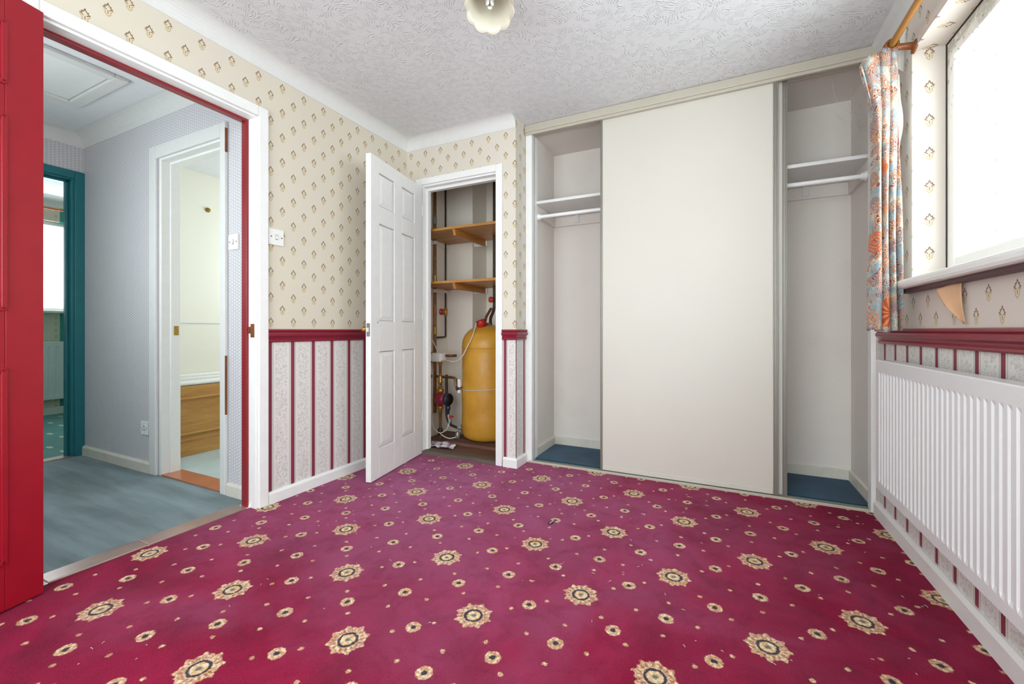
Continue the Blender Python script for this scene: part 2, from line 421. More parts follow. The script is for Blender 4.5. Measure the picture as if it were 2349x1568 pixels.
def pile(name, c1, c2, streak=None, motif=None, sheen=.3):
    m, nt, p = new(name); P, N = geo(nt)
    n = noise(nt, P, 5, 4, .6); c = mix(nt, n.above(.5, .22), lin(c1), lin(c2))
    if streak:
        v = vmath(nt, 'MULTIPLY', P, (.14, 1, 1)); sk = noise(nt, v, 9, 4, .55)
        c = mix(nt, sk.above(.52, .14) * .75, c, lin(streak))
    if motif:
        x, y, z = sepn(nt, P); q = comb(nt, ((x / .25 + (y / .19)._m('FLOOR') * .5).fr() - .5) * .25, ((y / .19).fr() - .5) * .19)
        qx, qy, _ = sepn(nt, q); d = (qx * qx * .6 + qy * qy * 5.0).sq().below(.035, .006); c = mix(nt, d, c, lin(motif))
    fin(nt, p, c, .95, 0.0, bump(nt, noise(nt, P, 260, 4, .7), .6, .006)); p.inputs['Sheen Weight'].default_value = sheen; p.inputs['Specular IOR Level'].default_value = .15
    return m
HALLC = pile('grey_teal_hall_carpet', '485a5e', '5d7074', '80959a')
FARC = pile('green_patterned_carpet', '3f7a74', '55918a', None, 'd9cfa6')
WCARP = pile('blue_wardrobe_carpet', '173a50', '24526d', None, None, .15)
def far_paper():
    m, nt, p = new('teal_striped_paper'); P, N = geo(nt); x, y, z = sepn(nt, P)
    s = ((y - 2.06) / .27).fr() * .27
    t = s.below(.075, .003); tx = noise(nt, P, 30, 3, .6, 1)
    edge = (s - .175).abs(); sq = ((edge - .065).abs() - (z * 90.0).sin() * .008).abs().below(.003, .002)
    c = mix(nt, t, lin('d8d0bd'), mix(nt, tx, lin('1c7a72'), lin('54a89c'))); c = mix(nt, sq * .6, c, lin('8c8468'))
    fin(nt, p, c, .6); return m
FARP = far_paper()
def floral():
    m, nt, p = new('floral_curtain_print'); n = nt.nodes.new('ShaderNodeUVMap'); n.uv_map = 'cloth'; U = S(nt, n.outputs[0])
    d = vmath(nt, 'ADD', U, vmath(nt, 'SCALE', vmath(nt, 'SUBTRACT', noise(nt, U, 16, 2, .5, 0, True), (.5, .5, .5)), .07))
    c1 = sepn(nt, voro(nt, d, 22.0, 'Color')); e = voro(nt, d, 22.0, 'Distance')
    swirl = ((e * 42.0) + noise(nt, U, 60, 2) * 5.0).sin()
    base = mix(nt, noise(nt, U, 14, 2).above(.5, .05), lin('8aa6b0'), lin('c2beae'))
    c = mix(nt, c1[0].gt(.70) * swirl.above(-.1, .5), base, lin('c0683f'))
    c = mix(nt, c1[1].gt(.62) * swirl.below(.2, .4) * .85, c, lin('7d9ba4'))
    c = mix(nt, c1[2].gt(.66) * swirl.above(.25, .3), c, lin('8e3a22'))
    c = mix(nt, (noise(nt, d, 42, 2, .5, 1.2) - .5).abs().below(.02, .012) * .75, c, lin('6f6a62'))
    c = mix(nt, (noise(nt, d, 24, 2, .5, 2) - .5).abs().below(.022, .012) * .8, c, lin('c98a4c'))
    c = mix(nt, noise(nt, U, 9, 2).above(.68, .03) * c1[1].gt(.5), c, lin('c0602f'))
    ft = voro(nt, vmath(nt, 'ADD', U, (.1, .11, 0)), 4.2); fa = ft.below(.2, .015)
    c = mix(nt, fa * ((ft * 130.0) + noise(nt, U, 40, 2) * 9.0).sin().above(-.3, .6), c, lin('c65a2a'))
    ux_, uz_, _ = sepn(nt, U); fx_ = ux_ - .30; fz_ = uz_ - .995; fr_ = (fx_ * fx_ + fz_ * fz_).sq(); ft_ = mth(nt, 'ARCTAN2', fz_, fx_)
    pet_ = ((ft_ * 11.0) + fr_ * 60.0 + noise(nt, U, 30, 2) * 5.0).sin(); c = mix(nt, (fr_ - pet_ * .006).below(.066, .004), c, mix(nt, pet_.above(.1, .5), lin('b84d22'), lin('d98a5c')))
    fin(nt, p, c, .85, 0.0, bump(nt, noise(nt, U, 300, 2), .1, .002)); p.inputs['Sheen Weight'].default_value = .1
    return m
FLORAL = floral()
LINING = paint('curtain_lining', 'e4e3de', .85, .02, .05)
def glassy():
    m = bpy.data.materials.new('window_glass'); m.use_nodes = True; nt = m.node_tree; nt.nodes.clear()
    o = nt.nodes.new('ShaderNodeOutputMaterial'); t = nt.nodes.new('ShaderNodeBsdfTransparent'); g = nt.nodes.new('ShaderNodeBsdfGlossy'); x = nt.nodes.new('ShaderNodeMixShader')
    g.inputs['Roughness'].default_value = .02; x.inputs[0].default_value = .05; t.inputs[0].default_value = (.97, .98, .97, 1)
    nt.links.new(t.outputs[0], x.inputs[1]); nt.links.new(g.outputs[0], x.inputs[2]); nt.links.new(x.outputs[0], o.inputs[0]); return m
GLASS = glassy()
def opal():
    m, nt, p = new('opal_glass_shade'); P, N = geo(nt)
    fin(nt, p, lin('d3ccba'), .22, 0.0); return m
OPAL = opal()
def foam():
    m, nt, p = new('ochre_insulation_foam'); P, N = geo(nt)
    n = noise(nt, P, 6, 4, .6); c = mix(nt, n.above(.5, .2), lin('c48a2a'), lin('d59f38')); c = mix(nt, voro(nt, P, 16).below(.05, .02) * .6, c, lin('6e4a14'))
    fin(nt, p, c, .38, 0.0, bump(nt, noise(nt, P, 14, 4), .25, .01)); return m
FOAM = foam()
def tea_towel():
    m, nt, p = new('purple_checked_cloth'); P, N = geo(nt); x, y, z = sepn(nt, P)
    a = (x * 14.0 + y * 6.0).fr().lt(.35); b = (y * 14.0 - x * 6.0).fr().lt(.35)
    c = mix(nt, (a + b) * .45, lin('d9d5d6'), lin('7c4a78')); fin(nt, p, c, .9); return m
TOWEL = tea_towel()
VINYL = paint('pale_blue_vinyl', 'b9cccb', .4, .06, .05, 4)
COPTHR = paint('copper_threshold', 'c27a58', .3, .1, .05, 8, .2)
BRONZ = paint('bronze_threshold_bar', 'b09488', .3, .2, .08, 6, .35)

# ------------------------------------------------------------------ floors
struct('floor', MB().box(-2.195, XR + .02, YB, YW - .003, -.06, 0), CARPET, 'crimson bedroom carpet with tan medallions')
struct('floor_hall', MB().box(XH - .04, -2.28, .3, YH + .002, -.06, .0), HALLC)
struct('floor_bathroom', MB().box(-4.25, -2.29, YH + .1, 3.45, -.06, .004), VINYL)
struct('floor_far_room', MB().box(-6.72, XH - .04, -.6, 3.3, -.06, .0), FARC)
struct('floor_cupboard', MB().box(-2.25, -1.25, YA + .03, 3.55, -.06, .012), BOARD)
struct('floor_wardrobe', MB().box(XP, XR + .02, YW, 3.26, -.06, .0), BOARD)

# ------------------------------------------------------------------ bedroom walls
papered('wall_left', [(-2.245, XL, YB, .605, 0, 2.4), (-2.245, XL, .605, 1.425, 2.07, 2.4), (-2.245, XL, 1.425, YH, 0, 2.4), (-2.29, XL, YH, YA + .08, 0, 2.4)], WP_L)
papered('wall_cupboard', [(-2.15, -2.02, YA, YA + .08, 0, 2.4), (-2.02, -1.345, YA, YA + .08, 2.03, 2.4), (-1.345, XP, YA, YA + .08, 0, 2.4), (-1.27, XP, YA + .08, YW + .012, 0, 2.4)], WP_A)
papered('wall_right', [(XR, .96, YB, YW, 0, 1.085), (XR, .96, YB, YW, 2.06, 2.4), (XR, .96, 2.287, YW, 1.085, 2.06), (XR, .96, YB, -.25, 1.085, 2.06)], WP_R)
papered('wall_behind', [(-2.29, -1.87, YB - .1, YB, 0, 2.4), (.43, .96, YB - .1, YB, 0, 2.4), (-1.87, .43, YB - .1, YB, 0, .3), (-1.87, .43, YB - .1, YB, 2.1, 2.4)], WP_A)
struct('ceiling', MB().box(-2.29, .96, YB - .1, YW + .01, ZC, ZC + .08), ARTEX, 'white ceiling with swirled plaster texture')
# wardrobe recess
struct('wall_wardrobe_left', MB().box(-1.268, -1.20, YW + .012, 3.26, 0, 2.36), WARD)
struct('wall_wardrobe_back', MB().box(-1.27, .86, 3.24, 3.32, 0, 2.4), WARD)
struct('wall_wardrobe_right', MB().box(.722, .86, YW, 3.24, 0, 2.4), WARD)
struct('ceiling_wardrobe', MB().box(-1.20, .722, YW + .015, 3.24, 2.325, 2.4), WARD)
# airing cupboard recess
struct('wall_cupboard_left', MB().box(-2.30, -2.22, YA + .08, 3.6, 0, 2.4), CUPB)
b = MB(); b.box(-2.22, -1.953, 3.22, 3.6, 0, 2.4); struct('wall_cupboard_boxing', b, CUPB)
struct('wall_cupboard_back', MB().box(-1.953, -1.20, 3.47, 3.6, 0, 2.4), CUPB)
struct('wall_cupboard_right', MB().box(-1.272, -1.268, YA + .08, 3.47, 0, 2.4), CUPB)
struct('ceiling_cupboard', MB().box(-2.22, -1.268, YA + .08, 3.5, 2.335, 2.4), CUPB)

# ------------------------------------------------------------------ hall, bathroom, far room shells
b = MB(); b.box(XH - .08, -3.205, YH, YH + .1, 0, 2.4); b.box(-3.205, -2.515, YH, YH + .1, 2.03, 2.4); b.box(-2.515, -2.245, YH, YH + .1, 0, 2.4)
struct('wall_hall', b, HALLP)
b = MB(); b.box(XH - .08, XH, .2, .585, 0, 2.4); b.box(XH - .08, XH, .585, 1.425, 2.05, 2.4); b.box(XH - .08, XH, 1.425, YH + .1, 0, 2.4)
struct('wall_hall_end', b, HALLP)
b = MB(); b.box(XH - .08, -3.55, .2, .3, 0, 2.4); b.box(-2.6, -2.245, .2, .3, 0, 2.4); b.box(-3.55, -2.6, .2, .3, 0, 1.05); b.box(-3.55, -2.6, .2, .3, 1.95, 2.4)
struct('wall_hall_near', b, HALLP)
wh = thing('added_window_landing', 'unseen window added opposite the bathroom to brighten the hall', None, (-3.15, .25, 1.05), None, 'structure')  # added out of view so that more daylight reaches the hall
b = MB(); b.box(-3.55, -3.5, .22, .28, 1.05, 1.95); b.box(-2.65, -2.6, .22, .28, 1.05, 1.95); b.box(-3.5, -2.65, .22, .28, 1.05, 1.1); b.box(-3.5, -2.65, .22, .28, 1.9, 1.95); b.build('frame', UPVC, wh, .005)
MB().box(-3.5, -2.65, .247, .252, 1.1, 1.9).build('pane', GLASS, wh)
struct('ceiling_hall', MB().box(XH - .08, -2.245, .2, YH, ZC, ZC + .08), CEILSM)
struct('wall_bathroom_left', MB().box(-4.33, -4.2, YH + .1, 3.5, 0, 2.4), BATHW)
b = MB(); b.box(-4.2, -3.8, 3.4, 3.5, 0, 2.4); b.box(-2.5, -2.29, 3.4, 3.5, 0, 2.4); b.box(-3.8, -2.5, 3.4, 3.5, 0, 1.0); b.box(-3.8, -2.5, 3.4, 3.5, 2.1, 2.4)
struct('wall_bathroom_back', b, BATHW)
struct('wall_bathroom_right', MB().box(-2.33, -2.302, YH + .1, 3.4, 0, 2.4), BATHW)
struct('ceiling_bathroom', MB().box(-4.3, -2.3, YH + .1, 3.5, 2.34, 2.42), CEILSM)
b = MB(); X0, X1 = -6.72, -6.6
b.box(X0, X1, -.6, .9, 0, 2.4); b.box(X0, X1, 2.6, 3.3, 0, 2.4); b.box(X0, X1, .9, 2.6, 0, 1.13); b.box(X0, X1, .9, 2.6, 2.125, 2.4)
struct('wall_far_room_window', b, FARP)
b = MB(); b.box(-6.72, XH - .08, 3.2, 3.3, 0, 2.4); struct('wall_far_room_right', b, FARP)
b = MB(); b.box(-6.72, XH - .08, -.7, -.6, 0, 2.4); struct('wall_far_room_left', b, FARP)
b = MB(); b.box(XH - .081, XH - .08, -.6, .585, 0, 2.4); b.box(XH - .081, XH - .08, 1.56, 3.2, 0, 2.4); struct('wall_far_room_door', b, FARP)
struct('ceiling_far_room', MB().box(-6.72, XH - .08, -.7, 3.3, 2.37, 2.42), CEILSM)

# ------------------------------------------------------------------ coving, skirting, dado rails
def cove(c=.072, z=ZC):
    return [(0, z), (0, z - c)] + [(c * (1 - math.cos(t)) * .96 + .004, z - c * (1 - math.sin(t)) - (0 if t > .01 else .0)) for t in [i * PI / 2 / 7 for i in range(8)]] + [(c, z)]
struct('trim_1', MB().sweep(cove(), [(XL, YB), (XL, YA), (XP, YA)], -1), WHITE2, 'white plaster coving along door wall and cupboard wall')
struct('trim_2', MB().sweep([(0, ZC), (0, 2.21), (.005, 2.21), (.006, 2.33), (.02, ZC)], [(XR, YB), (XR, YW)], 1), WHITE2)
struct('trim_3', MB().sweep(cove(.085), [(XH, .3), (XH, YH), (-2.247, YH)], -1), WHITE2, 'white coving round the hallway ceiling')
struct('trim_4', MB().sweep(cove(.09, 2.37), [(X1, -.6), (X1, 3.2)], -1), WHITE2)
SK = [(0, 0), (.016, 0), (.016, .052), (.008, .064), (0, .064)]
struct('baseboard_left', MB().sweep(SK, [(XL, 1.458), (XL, YA)], -1), WHITE)
struct('baseboard_cupboard', MB().sweep(SK, [(-1.318, YA), (XP, YA), (XP, YW - .004)], -1), WHITE)
struct('baseboard_right', MB().sweep([(0, 0), (.018, 0), (.018, .06), (.008, .074), (0, .074)], [(XR, YB), (XR, 2.70)], 1), WHITE)
struct('baseboard_hall', MB().sweep([(0, 0), (.016, 0), (.016, .058), (.006, .07), (0, .07)], [(XH, YH), (-3.297, YH)], -1), SKIRTD)
struct('baseboard_hall_short', MB().sweep([(0, 0), (.016, 0), (.016, .058), (.006, .07), (0, .07)], [(-2.478, YH), (-2.247, YH)], -1), SKIRTD)
struct('baseboard_wardrobe_back', MB().sweep([(0, .0), (.014, .0), (.014, .068), (0, .072)], [(-1.2, YW + .05), (-1.2, 3.24), (.722, 3.24), (.722, YW + .03)], -1), SKIRTD)
struct('baseboard_far_room', MB().sweep([(0, 0), (.016, 0), (.016, .07), (0, .08)], [(X1, -.6), (X1, 3.2)], -1), WHITE)
DADO = [(0, .858), (.010, .858), (.014, .864), (.014, .870), (.008, .876), (.012, .884), (.022, .892), (.024, .902), (.019, .910), (.014, .913), (.020, .918), (.020, .926), (0, .929)]
struct('trim_5', MB().sweep(DADO, [(XL, 1.458), (XL, YA)], -1), REDD, 'crimson dado rail on the wall beside the doorway')
struct('trim_6', MB().sweep(DADO, [(-1.326, YA), (XP, YA), (XP, YW - .004)], -1), REDD, 'short crimson dado rail round the pillar')
struct('trim_7', MB().sweep(DADO, [(XR, YB), (XR, 2.655)], 1), REDD, 'crimson dado rail under the window')

# ------------------------------------------------------------------ door frames
def arch_y(b, x, y0, y1, zt, w, d, s):
    """architrave on a wall facing +-x: opening y0..y1, s = direction it stands out"""
    b.box(x, x + s * d, y0 - w, y0, 0, zt + w); b.box(x, x + s * d, y1, y1 + w, 0, zt + w); b.box(x, x + s * d, y0, y1, zt, zt + w)
def arch_x(b, y, x0, x1, zt, w, d, s, wr=None):
    wr = w if wr is None else wr
    b.box(x0 - w, x0, y, y + s * d, 0, zt + w); b.box(x1, x1 + wr, y, y + s * d, 0, zt + w); b.box(x0, x1, y, y + s * d, zt, zt + w)
# bedroom doorway
fr = thing('trim_8', 'white bedroom doorway frame with dark red stops', None, (-2.2, 1.0, 0), None, 'structure')
b = MB(); arch_y(b, XL, .616, 1.405, 2.028, .052, .017, 1); b.build('architrave', WHITE, fr, .004)
b = MB(); b.box(-2.207, XL, 1.395, 1.425, 0, 2.07); b.box(-2.207, XL, .605, .625, 0, 2.07); b.box(-2.207, XL, .625, 1.395, 2.018, 2.07); b.build('door_lining', WHITE, fr, .002)
b = MB(); b.box(-2.247, -2.207, 1.383, 1.425, 0, 2.07); b.box(-2.247, -2.207, .605, .638, 0, 2.07); b.box(-2.247, -2.207, .638, 1.383, 2.006, 2.07); b.build('door_stop', REDS, fr, .003, 'dark red painted stop')
b = MB(); b.box(-2.186, -2.158, 1.3925, 1.3955, .885, .955); b.box(-2.196, -2.19, 1.388, 1.3955, .905, .94); b.build('strike_plate', BRKT, fr, 0, 'small tarnished strike plate')
# airing cupboard doorway
fr = thing('trim_9', 'white airing cupboard door frame', None, (-1.68, YA, 0), None, 'structure')
b = MB(); arch_x(b, YA, -2.008, -1.374, 2.008, .048, .016, -1, .048); b.build('architrave', WHITE, fr, .004)
b = MB(); b.box(-2.02, -1.998, YA, YA + .08, 0, 2.03); b.box(-1.374, -1.345, YA, YA + .08, 0, 2.03); b.box(-1.998, -1.374, YA, YA + .08, 1.995, 2.03); b.build('door_lining', WHITE, fr, .002)
b = MB(); b.box(-1.998, -1.984, YA + .042, YA + .08, 0, 1.995); b.box(-1.386, -1.374, YA + .042, YA + .08, 0, 1.995); b.box(-1.984, -1.386, YA + .042, YA + .08, 1.975, 1.995); b.build('door_stop', WHITE, fr, .002)
b = MB(); b.box(-1.3755, -1.373, YA + .006, YA + .03, .90, .96); b.build('strike_plate', STEEL, fr)
# bathroom doorway
fr = thing('trim_10', 'white bathroom doorway frame with chipped paint', None, (-2.86, YH, 0), None, 'structure')
b = MB(); arch_x(b, YH, -3.215, -2.533, 2.012, .078, .018, -1, .05); b.build('architrave', WHITE2, fr, .004)
b = MB(); b.box(-3.205, -3.18, YH, YH + .1, 0, 2.03); b.box(-2.54, -2.515, YH, YH + .1, 0, 2.03); b.box(-3.18, -2.54, YH, YH + .1, 2.0, 2.03); b.build('door_lining', WHITE, fr, .002)
b = MB(); b.box(-3.18, -3.165, YH + .045, YH + .1, 0, 2.0); b.box(-3.165, -2.54, YH + .045, YH + .1, 1.985, 2.0); b.build('door_stop', WHITE, fr, .002)
b = MB(); b.box(-3.166, -3.163, YH + .062, YH + .088, .89, .95); b.build('strike_plate', BRASS, fr)
b = MB(); b.box(-2.4832, -2.4815, YH - .018, YH - .004, 1.92, 2.055); b.box(-2.4832, -2.4815, YH - .018, YH - .006, .45, .78); b.build('bare_wood_edge', BRKT, fr, 0, 'orange bare wood where paint is chipped')
# teal doorway at the end of the hall
fr = thing('trim_11', 'teal painted doorway frame at the end of the hall', None, (XH, 1.0, 0), None, 'structure')
b = MB(); arch_y(b, XH, .60, 1.40, 2.03, .056, .018, 1); b.build('architrave', TEAL, fr, .005)
b = MB(); b.box(XH - .08, XH + .002, 1.385, 1.425, 0, 2.05); b.box(XH - .08, XH + .002, .585, .615, 0, 2.05); b.box(XH - .08, XH + .002, .615, 1.385, 2.02, 2.05); b.build('door_lining', TEAL, fr, .003)
b = MB(); b.box(XH - .08, XH - .045, 1.37, 1.385, 0, 2.02); b.box(XH - .08, XH - .045, .615, 1.385, 2.005, 2.02); b.build('door_stop', TEAL, fr, .003)
b = MB(); b.box(XH - .081, XH - .078, .585, .6, 0, .001); 

# ------------------------------------------------------------------ panelled doors
def panel_mesh(u0, u1, z0, z1, d0, slope, rise):
    """raised panel in a recess: local (u, depth, z); d0 = depth of the recess floor, rises by 'rise' after 'slope'"""
    b = MB(); e = .006
    R = [(u0, u1, z0, z1, d0), (u0 + e, u1 - e, z0 + e, z1 - e, d0), (u0 + e + slope, u1 - e - slope, z0 + e + slope, z1 - e - slope, d0 + rise)]
    vs = []
    for a0, a1, c0, c1, d in R: vs += [(a0, d, c0), (a1, d, c0), (a1, d, c1), (a0, d, c1)]
    fs = []
    for k in (0, 4):
        for i in range(4): fs.append((k + i, k + (i + 1) % 4, k + 4 + (i + 1) % 4, k + 4 + i))
    fs.append((8, 9, 10, 11)); vs += [(u0, d0 - .004, z0), (u1, d0 - .004, z0), (u1, d0 - .004, z1), (u0, d0 - .004, z1)]
    for i in range(4): fs.append((12 + i, 12 + (i + 1) % 4, (i + 1) % 4, i))
    fs.append((15, 14, 13, 12)); return b.add(vs, fs)
def door(name, label, m, hinge, ang, width, h0, h1, us, zs, th, mould=False):
    """us: panel columns, zs: panel rows; local u from the hinge, depth + is the face towards the camera"""
    t = thing(name, label, None, hinge, None, 'structure'); c, s = math.cos(ang), math.sin(ang); H = Vector(hinge)
    def X(p): return (H.x + p.x * c - p.y * s, H.y + p.x * s + p.y * c, p.z)
    rec = .007; b = MB(); b.box(0, width, rec - th, -rec, h0, h1)
    ucuts = [0] + [v for a in us for v in a] + [width]; zc = sorted([h0] + [v for a in zs for v in a] + [h1])
    for sd in (0, 1):
        y0, y1 = (-rec, 0) if sd == 0 else (-th, rec - th)
        for i in range(0, len(ucuts), 2): b.box(ucuts[i], ucuts[i + 1], y0, y1, h0, h1)
        for i in range(0, len(zc), 2):
            for a in us: b.box(a[0], a[1], y0, y1, zc[i], zc[i + 1])
    b.xf(X).build('slab', m, t, .0025)
    for a in us:
        for z in zs:
            panel_mesh(a[0], a[1], z[0], z[1], -rec, .026, .0055).xf(X).build('panel', m, t)
            if mould:
                q = MB()
                for d, wd in ((.006, .012), (.003, .022)):
                    q.box(a[0] - .004, a[0] + wd, -.002, d, z[0], z[1]); q.box(a[1] - wd, a[1] + .004, -.002, d, z[0], z[1])
                    q.box(a[0], a[1], -.002, d, z[0] - .004, z[0] + wd); q.box(a[0], a[1], -.002, d, z[1] - wd, z[1] + .004)
                q.xf(X).build('moulding', m, t, .003)
    return t, X
# red door: opened right back against the left wall
a1 = math.atan2(-.40, .111)
t, X = door('door_1', 'red gloss panelled bedroom door opened back against the wall', REDG, (-2.121, .622, 0), a1, .76, .006, 2.03, [(.100, .325), (.435, .66)], [(.16, .797), (.987, 1.624), (1.726, 1.93)], .038, True)
# white six-panel airing cupboard door, swung out into the room
HX, HY = -1.995, YA - .012; ex, ey = -1.883, 1.933; a2 = math.atan2(ey - HY, ex - HX)
t, X = door('door_2', 'white six-panel airing cupboard door standing open', WHITE, (HX, HY, 0), a2, .648, .006, 1.99, [(.118, .288), (.386, .56)], [(.19, .79), (.98, 1.585), (1.695, 1.90)], .036)
MB().box(.6475, .6495, -.029, -.007, .885, .965).xf(X).build('latch_plate', STEEL, t, 0, 'steel latch plate on the door edge')
MB().box(.648, .657, -.024, -.012, .912, .938).xf(X).build('latch_tongue', LABELW, t, .002)
b = MB(); b.lathe([(0, 0), (.011, 0), (.011, .012), (.006, .014), (.006, .032), (.015, .038), (.017, .048), (.012, .056), (0, .057)], (0, 0, 0), (0, -1, 0), 16); b.xf(lambda p: X(Vector((p.x + .60, p.y - .036, p.z + .93)))); b.build('door_knob', BRASS, t, 0, 'small brass knob on the hidden face')
MB().box(.574, .579, -.001, .0005, .965, .977).xf(X).build('keyhole', DARK, t)
for z in (.25, 1.0, 1.78): MB().tube([X(Vector((-.004, -.002, z))), X(Vector((-.004, -.002, z + .075)))], .005, 8).build('hinge', WHITE, t)

# ------------------------------------------------------------------ wardrobe front
struct('trim_12', MB().box(XP + .002, -1.178, YW, YW + .05, 0, 2.30).box(-1.183, -1.178, YW + .04, YW + .11, 0, 2.3), WHITE, 'white post beside left wardrobe opening', bevel=.003)
struct('trim_13', MB().box(.690, .7215, YW - .004, YW + .05, 0, 2.30), WHITE, 'white post at window end of the wardrobe', bevel=.003)
tr = thing('trim_14', 'long greige sliding door track along the ceiling', None, (-.25, YW, 2.29), None, 'structure')
MB().box(XP + .002, XR + .01, YW - .018, YW + .004, 2.303, ZC - .002).build('fascia', TRIM, tr, .004)
MB().box(XP + .002, XR + .01, YW - .010, YW + .012, 2.286, 2.305).build('lip', TRIM, tr, .003)
MB().box(XP + .05, XR + .01, YW + .012, YW + .075, 2.30, 2.326).build('channel', TRIM, tr)
tr = thing('trim_15', 'low sliding door rail along the carpet edge', None, (-.25, YW, 0), None, 'structure')
MB().box(-1.2, .69, YW - .004, YW + .004, -.002, .014).build('front_flange', TRIM, tr, .002)
MB().box(-1.2, .69, YW + .004, YW + .062, -.002, .006).build('channel', ALU, tr)
MB().box(-1.2, .69, YW + .030, YW + .034, .0, .014).build('centre_rib', ALU, tr)
def slider(name, label, x0, x1, y, z0, z1):
    t = thing(name, label, 'sliding door', ((x0 + x1) / 2, y, z0))
    MB().box(x0 + .014, x1 - .02, y + .002, y + .014, z0 + .03, z1).build('panel', CREAM, t, .001)
    b = MB(); b.box(x0, x0 + .014, y - .003, y + .017, z0, z1); b.box(x0 + .003, x0 + .008, y - .008, y, z0, z1); b.build('stile', ALU, t, .002, 'grey metal edge strip')
    b = MB(); b.box(x1 - .022, x1, y - .003, y + .017, z0, z1); b.box(x1 - .006, x1, y - .009, y, z0, z1); b.box(x1 - .022, x1 - .017, y - .006, y, z0, z1); b.build('stile', ALU, t, .0015, 'grey metal handle strip')
    MB().box(x0 + .014, x1 - .022, y - .001, y + .016, z0, z0 + .03).build('bottom_rail', CREAM, t, .003)
    return t
slider('sliding_door', 'large cream sliding wardrobe door in front', -.697, .290, YW + .012, .016, 2.31)
slider('sliding_door', 'cream sliding wardrobe door mostly hidden behind the front one', -.63, .336, YW + .040, .012, 2.31)
# wardrobe carpets, shelf, rails
b = MB().box(-1.186, -.2, YW + .062, 3.226, .0, .014); b.build('carpet_offcut', WCARP, None, .006, 'blue carpet offcut in the left wardrobe bay', 'carpet')
b = MB().box(.1, .708, YW + .066, 3.226, .0, .012); b.build('carpet_offcut', WCARP, None, .006, 'dark blue carpet offcut in the right wardrobe bay', 'carpet')
sh = thing('wardrobe_shelf', 'white shelf running across the top of the wardrobe', 'shelf', (-.24, 3.0, 1.75))
MB().box(-1.2, .722, 2.815, 3.24, 1.824, 1.844).build('board', WHITE2, sh, .002)
MB().box(-1.2, .722, 3.222, 3.24, 1.748, 1.824).build('back_batten', WARD, sh, .002)
MB().box(-1.2, -1.182, 2.815, 3.222, 1.748, 1.824).build('side_batten', WARD, sh, .002)
MB().box(.704, .722, 2.815, 3.222, 1.748, 1.824).build('side_batten', WARD, sh, .002)
for x in (-1.02, .47): MB().box(x, x + .035, 3.214, 3.222, 1.765, 1.83).build('bracket', WHITE2, sh, .002)
rl = thing('hanging_rail', 'white hanging rail under the wardrobe shelf', 'rail', (-.24, 2.86, 1.73))
MB().tube([(-1.165, 2.86, 1.742), (.69, 2.86, 1.742)], .0125, 14).build('tube', WHITE, rl)
for x, s in ((-1.182, 1), (.704, -1)): MB().lathe([(0, 0), (.026, 0), (.026, .006), (.019, .009), (.019, .024), (.0, .024)], (x, 2.86, 1.742), (s, 0, 0), 18).build('end_socket', WHITE, rl)
# cobweb
b = MB(); rnd = random.Random(3)
for i in range(9):
    p = Vector((.60 + rnd.uniform(-.05, .05), 2.87 + rnd.uniform(-.05, .06), 2.12 + rnd.uniform(-.10, .12))); q = Vector((.715, 2.92 + rnd.uniform(-.1, .12), 2.05 + rnd.uniform(-.12, .12)))
    md = (p + q) / 2 + Vector((rnd.uniform(-.03, .03), 0, -rnd.uniform(.01, .06))); b.tube(bez([p, md, q], 8), .0007, 4, False)
b.tube(bez([(.55, 2.86, 2.325), (.57, 2.87, 2.2), (.62, 2.88, 2.12), (.70, 2.9, 2.06)], 8), .0007, 4, False)
b.build('cobweb', CABLE, None, 0, 'wispy cobweb in the upper corner of the wardrobe', 'cobweb')

# ------------------------------------------------------------------ bedroom window
wn = thing('window_1', 'white framed bedroom window blown out with daylight', None, (.84, 1.37, 1.1), None, 'structure')
FX0, FX1 = .816, .876; y0, y1, z0, z1 = -.25, 2.287, 1.11, 2.06; fw = .05  # window carried on out of view to let in more daylight
b = MB(); b.box(FX0, FX1, y0, y0 + fw, z0, z1); b.box(FX0, FX1, y1 - fw, y1, z0, z1); b.box(FX0, FX1, y0 + fw, y1 - fw, z0, z0 + fw); b.box(FX0, FX1, y0 + fw, y1 - fw, z1 - fw, z1); b.build('frame', MOULD, wn, .006)
for my in (1.05, .35): MB().box(FX0, FX1, my, my + .06, z0 + fw, z1 - fw).build('mullion', UPVC, wn, .006)
for a, c in ((1.11, y1 - fw), (.41, 1.05), (y0 + fw, .35)):
    b = MB(); e = .04; b.box(FX0 - .012, FX1 - .008, a, a + e, z0 + fw, z1 - fw); b.box(FX0 - .012, FX1 - .008, c - e, c, z0 + fw, z1 - fw); b.box(FX0 - .012, FX1 - .008, a + e, c - e, z0 + fw, z0 + fw + e); b.box(FX0 - .012, FX1 - .008, a + e, c - e, z1 - fw - e, z1 - fw)
    sa = b.build('sash', MOULD, wn, .006)
    MB().box(.842, .848, a + .03, c - .03, z0 + fw + .03, z1 - fw - .03).build('pane', GLASS, sa)
b = MB(); b.box(FX0 - .003, FX0 + .001, y1 - .004, y1 + .001, z0, z1); b.box(FX0 - .003, FX0 + .001, y0, y1, z1 - .004, z1 + .001); b.build('sealant_line', DARK, wn, 0, 'dark cracked sealant round the frame')
wr = thing('added_window_rear', 'unseen glazing added in the wall behind the camera for fill daylight', None, (-.72, YB - .05, .3), None, 'structure')  # added behind the camera to fill the bedroom with daylight
b = MB(); yy0, yy1 = YB - .08, YB - .03
for xa in (-1.87, -1.13, -.37, .37): b.box(xa, xa + .06, yy0, yy1, .3, 2.1)
b.box(-1.81, .37, yy0, yy1, .3, .36); b.box(-1.81, .37, yy0, yy1, 2.04, 2.1); b.build('frame', UPVC, wr, .005)
for xa in (-1.81, -1.07, -.31): MB().box(xa, xa + .68, YB - .057, YB - .052, .36, 2.04).build('pane', GLASS, wr)
